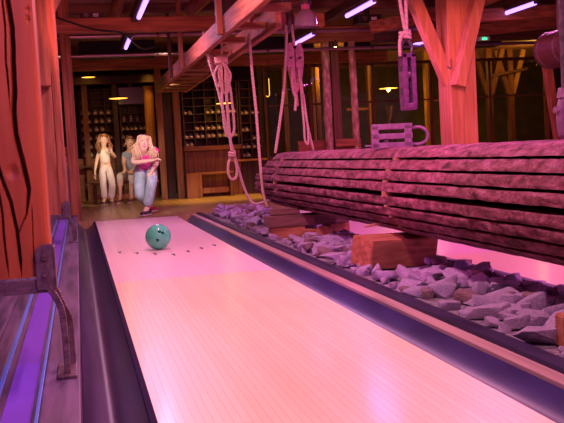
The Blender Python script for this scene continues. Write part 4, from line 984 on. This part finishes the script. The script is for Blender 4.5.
def hair_strands(t_, P, fwdv, mat, n, length, seed, tips, rad=.012, cap=1.10, s=1.0, wid=.090):
    f = Vector(fwdv).normalized(); hc = Vector(P['head'][:3]); up_ = (Vector(P['crown'][:3])-Vector(P['jaw'][:3])).normalized(); f = (f-up_*f.dot(up_)).normalized(); sd = up_.cross(f)
    r = random.Random(seed); m = MB()
    R_ = Matrix((sd, f, up_)).transposed()
    # closed cap, tucked inside the head where the face is
    b = bmesh.new(); bmesh.ops.create_icosphere(b, subdivisions=5, radius=1)
    for v in b.verts:
        k = v.co.copy(); inface = (k.y > .10 and k.z < .52+.18*abs(k.x) and abs(k.x) < .88) or k.z < -.72
        v.co = Vector((k.x*.094, k.y*.100, k.z*.100))*cap*s*(1+.03*noise.noise(k*7))*(.62 if inface else 1)
    mm = R_.to_4x4(); mm.translation = hc+up_*.014-f*.010; m.add(b, mm)
    for k in range(n):
        a = r.uniform(-1, 1); sg = 1 if a > 0 else -1
        fo = r.uniform(-.085, .030)
        part = sd*.018*s
        st = hc+part*.6+up_*(.106*s)+f*min(fo*.7, .03)*s
        tem = hc+sd*sg*(.070+.012*r.random())*s+f*fo*s+up_*(.070+.01*r.random())*s
        side = hc+sd*sg*(wid+.018*r.random())*s+f*(fo*.9+.004)*s+up_*r.uniform(-.02, .01)
        tip = Vector(tips[0 if a < 0 else 1])+Vector((r.gauss(0, length*.1), r.gauss(0, length*.1), r.gauss(0, length*.12)))
        midp = side*.5+tip*.5+Vector((r.gauss(0, .014)+sg*.014, r.gauss(0, .014), .0))
        m.tube([st, tem, side, midp, tip], rad, 6, sub=5, taper=lambda q_: (.55+1.6*q_) if q_ < .28 else 1-.75*((q_-.28)/.72)**2)
    return m.build('hair', mat, t_, smooth=True)
def garment(t_, name, N, E, root, mat, hem=False):
    me = skin_mesh(N, E, root); return link(name, me, mat, t_, smooth=True)
def shoe_on(t_, a, toe, mat, sole, s=1.0):
    a, toe = Vector(a[:3]), Vector(toe[:3]); d = (toe-a); d.z = 0; d.normalize(); z0 = min(toe.z, a.z)-.03
    z0 = max(.0, z0)
    R_ = d.to_track_quat('-Y', 'Z').to_matrix().to_4x4()
    m = shoe_mesh(); mm = R_ @ Matrix.Scale(1.0*s, 4); mm.translation = Vector((a.x, a.y, z0))+d*.06
    m.bm.transform(mm); o_ = m.build('shoe', mat, t_, smooth=True)
    m2 = MB(); m2.prism([(-.036, .12), (.036, .12), (.044, .02), (.042, -.09), (.02, -.135), (-.02, -.135), (-.042, -.09), (-.044, .02)], 2, 0.001, .016); m2.bm.transform(mm); m2.build('sole', sole, o_)

denim = noisy('light_denim', (.30, .42, .52), (.48, .60, .68), (30, 30, 12), .8, .25)
pinkc = noisy('hot_pink_cloth', (.78, .04, .32), (.92, .08, .45), (14, 14, 14), .7, .2)
sk1 = skin_mat('fair_skin', (.80, .55, .42)); sk2 = skin_mat('tanned_skin', (.62, .38, .26))
blonde = noisy('blonde_hair', (.62, .44, .24), (.88, .72, .50), (60, 60, 9), .5, .4)
redhair = noisy('auburn_hair', (.22, .075, .03), (.42, .17, .07), (60, 60, 9), .5, .4)
brownhair = noisy('short_brown_hair', (.14, .06, .03), (.26, .12, .06), (60, 60, 40), .6, .4)
cream = noisy('cream_knit', (.80, .70, .58), (.92, .84, .74), (25, 25, 25), .8, .25)
whitet = noisy('white_trousers', (.70, .64, .62), (.86, .80, .78), (14, 14, 6), .8, .2)
greyt = noisy('grey_blue_tee', (.22, .27, .36), (.32, .38, .48), (14, 14, 14), .85, .2)
khaki = noisy('pale_shorts', (.42, .38, .36), (.58, .52, .48), (14, 14, 8), .85, .2)
darkshoe = plain('dark_shoe', (.05, .03, .06), .4); redshoe = plain('red_shoe', (.42, .03, .08), .4); white_sole = plain('white_sole', (.7, .62, .62), .5); brownshoe = plain('brown_shoe', (.20, .05, .05), .5)

Wm = {'pelvis': (0.919, 12.720, 0.650, 0.125), 'spine': (0.896, 12.600, 0.744, 0.112), 'chest': (0.885, 12.470, 0.815, 0.112), 'neck': (0.873, 12.405, 0.872, 0.046), 'jaw': (0.876, 12.345, 0.908, 0.056), 'head': (0.888, 12.375, 0.985, 0.080), 'crown': (0.896, 12.400, 1.030, 0.058),
      'sl': (0.765, 12.470, 0.818, 0.052), 'el': (0.721, 12.370, 0.727, 0.040), 'wl': (0.945, 12.250, 0.745, 0.026), 'sr': (1.010, 12.490, 0.836, 0.052), 'er': (1.064, 12.580, 0.707, 0.042), 'wr': (0.985, 12.430, 0.630, 0.027),
      'hl': (0.835, 12.700, 0.638, 0.100), 'kl': (0.795, 12.540, 0.285, 0.068), 'al': (0.930, 12.900, 0.150, 0.042), 'tl': (0.985, 12.960, 0.062, 0.035), 'hr': (0.985, 12.700, 0.629, 0.100), 'kr': (0.963, 12.380, 0.475, 0.072), 'ar': (0.890, 12.560, 0.105, 0.042), 'tr': (0.830, 12.440, 0.040, 0.035)}
t_ = person(Wm, 'woman in pink top and light jeans bending forward after bowling', sk1, ((1, -.25, .12), (-.1, -.3, -1), .012, .16, .35, 1), ((-.45, -.35, -.75), (.3, -1, .1), .012, .16, .3, -1))
def trousers(t_, P, name, mat, flare=1.0, to=.93, extra=1.0):
    N = {'waist': mid(P['pelvis'], P['spine'], .55, P['spine'][3]*.98), 'pelvis': P['pelvis'][:3]+(P['pelvis'][3]*1.02,)}; E = [('pelvis', 'waist')]
    for s_ in 'lr':
        h, k, a = P['h'+s_], P['k'+s_], P['a'+s_]
        N['h'+s_] = h[:3]+(h[3]*1.0,); N['m'+s_] = mid(h, k, .5, (h[3]+k[3])*.52); N['k'+s_] = k[:3]+(k[3]*1.08,)
        N['c'+s_] = mid(k, a, .5, k[3]*1.02*flare); N['z'+s_] = mid(k, a, to, k[3]*1.0*flare)
        E += [('pelvis', 'h'+s_), ('h'+s_, 'm'+s_), ('m'+s_, 'k'+s_), ('k'+s_, 'c'+s_), ('c'+s_, 'z'+s_)]
    return garment(t_, name, N, E, 'pelvis', mat)
def top(t_, P, name, mat, sleeve=.45, k=1.0):
    N = {'hem': mid(P['spine'], P['pelvis'], .95, P['pelvis'][3]*.97*k), 'spine': P['spine'][:3]+(P['spine'][3]*1.03*k,), 'chest': P['chest'][:3]+(P['chest'][3]*1.02*k,), 'collar': mid(P['chest'], P['neck'], .55, P['chest'][3]*.62)}
    E = [('hem', 'spine'), ('spine', 'chest'), ('chest', 'collar')]
    for s_ in 'lr':
        a, c = P['s'+s_], P['e'+s_]
        N['s'+s_] = a[:3]+(a[3]*1.14,); E.append(('chest', 's'+s_))
        if sleeve: N['v'+s_] = mid(a, c, sleeve, a[3]*1.20); E.append(('s'+s_, 'v'+s_))
    return garment(t_, name, N, E, 'chest', mat)
trousers(t_, Wm, 'jeans', denim, 1.05); top(t_, Wm, 'pink_top', pinkc, .45)
m = MB()
for i in range(7): m.sph((1.035+.018*math.sin(i*1.9), 12.56+.02*math.cos(i*2.3), .865+.028*math.cos(i*1.3)), .045, (1, .8, .8), 3)
m.build('ruffled_sleeve', pinkc, t_, smooth=True)
fv = (-.02, -1, -.12); face(t_, Wm, fv, sk1, (.42, .26, .14))
hair_strands(t_, Wm, fv, blonde, 130, .3, 4, ((.790, 12.34, .80), (.985, 12.34, .79)), .009, .99, 1.0, .079)
shoe_on(t_, Wm['ar'], Wm['tr'], darkshoe, white_sole); shoe_on(t_, Wm['al'], Wm['tl'], redshoe, white_sole)

Gm = {'pelvis': (0.487, 16.500, 0.690, 0.105), 'spine': (0.486, 16.500, 0.805, 0.085), 'chest': (0.480, 16.500, 0.905, 0.092), 'neck': (0.482, 16.495, 1.012, 0.038), 'jaw': (0.480, 16.465, 1.072, 0.052), 'head': (0.486, 16.500, 1.150, 0.078), 'crown': (0.492, 16.505, 1.200, 0.058),
      'sl': (0.390, 16.500, 0.948, 0.038), 'el': (0.336, 16.500, 0.761, 0.032), 'wl': (0.299, 16.450, 0.605, 0.022), 'sr': (0.575, 16.500, 0.955, 0.038), 'er': (0.668, 16.480, 0.820, 0.032), 'wr': (0.615, 16.360, 0.890, 0.022),
      'hl': (0.430, 16.500, 0.650, 0.080), 'kl': (0.420, 16.440, 0.351, 0.060), 'al': (0.429, 16.500, 0.075, 0.038), 'tl': (0.395, 16.380, 0.035, 0.03), 'hr': (0.540, 16.500, 0.643, 0.080), 'kr': (0.582, 16.440, 0.359, 0.060), 'ar': (0.550, 16.540, 0.080, 0.038), 'tr': (0.560, 16.420, 0.035, 0.03)}
t_ = person(Gm, 'standing girl with long auburn hair, cream top and white trousers', sk1, ((-.1, -.1, -1), (1, -.3, 0), .009, .13, .3, 1), ((-.3, -.35, .8), (-.3, -1, 0), .009, .13, .5, -1))
trousers(t_, Gm, 'trousers', whitet, 1.08, .95); top(t_, Gm, 'cream_top', cream, 0, 1.10)
fv = (.05, -1, -.1); face(t_, Gm, fv, sk1, (.18, .08, .04), .88); hair_strands(t_, Gm, fv, redhair, 110, .16, 9, ((.395, 16.44, .93), (.59, 16.44, .92)), .008, 1.02, .92)
shoe_on(t_, Gm['al'], Gm['tl'], darkshoe, white_sole, .85); shoe_on(t_, Gm['ar'], Gm['tr'], brownshoe, white_sole, .85)

Mm = {'pelvis': (0.972, 17.080, 0.480, 0.125), 'spine': (0.962, 17.030, 0.634, 0.115), 'chest': (0.955, 16.980, 0.820, 0.122), 'neck': (0.959, 16.975, 0.948, 0.048), 'jaw': (0.957, 16.935, 1.010, 0.058), 'head': (0.966, 16.965, 1.090, 0.084), 'crown': (0.972, 16.975, 1.140, 0.064),
      'sl': (0.845, 17.000, 0.878, 0.055), 'el': (0.825, 16.900, 0.690, 0.042), 'wl': (0.830, 16.680, 0.590, 0.028), 'sr': (1.075, 17.000, 0.874, 0.055), 'er': (1.085, 16.900, 0.680, 0.042), 'wr': (0.960, 16.660, 0.580, 0.028),
      'hl': (0.896, 17.050, 0.464, 0.090), 'kl': (0.730, 16.640, 0.500, 0.062), 'al': (0.711, 16.620, 0.085, 0.040), 'tl': (0.668, 16.500, 0.035, 0.032), 'hr': (1.040, 17.050, 0.455, 0.090), 'kr': (0.930, 16.600, 0.480, 0.062), 'ar': (0.904, 16.600, 0.085, 0.040), 'tr': (0.876, 16.480, 0.035, 0.032)}
t_ = person(Mm, 'seated man with short hair in grey blue tee behind the woman', sk2, ((-.25, -.9, -.25), (.2, -.2, -1), .011, .15, .4, 1), ((-.3, -.9, -.25), (-.2, -.2, -1), .011, .15, .4, -1))
trousers(t_, Mm, 'shorts', khaki, 1.0, .22); top(t_, Mm, 'grey_tee', greyt, .5)
fv = (-.05, -1, -.08); face(t_, Mm, fv, sk2, (.14, .07, .04)); hair_strands(t_, Mm, fv, brownhair, 0, .1, 2, ((0, 0, 0), (0, 0, 0)), .01, 1.0)
shoe_on(t_, Mm['al'], Mm['tl'], brownshoe, white_sole); shoe_on(t_, Mm['ar'], Mm['tr'], brownshoe, white_sole)
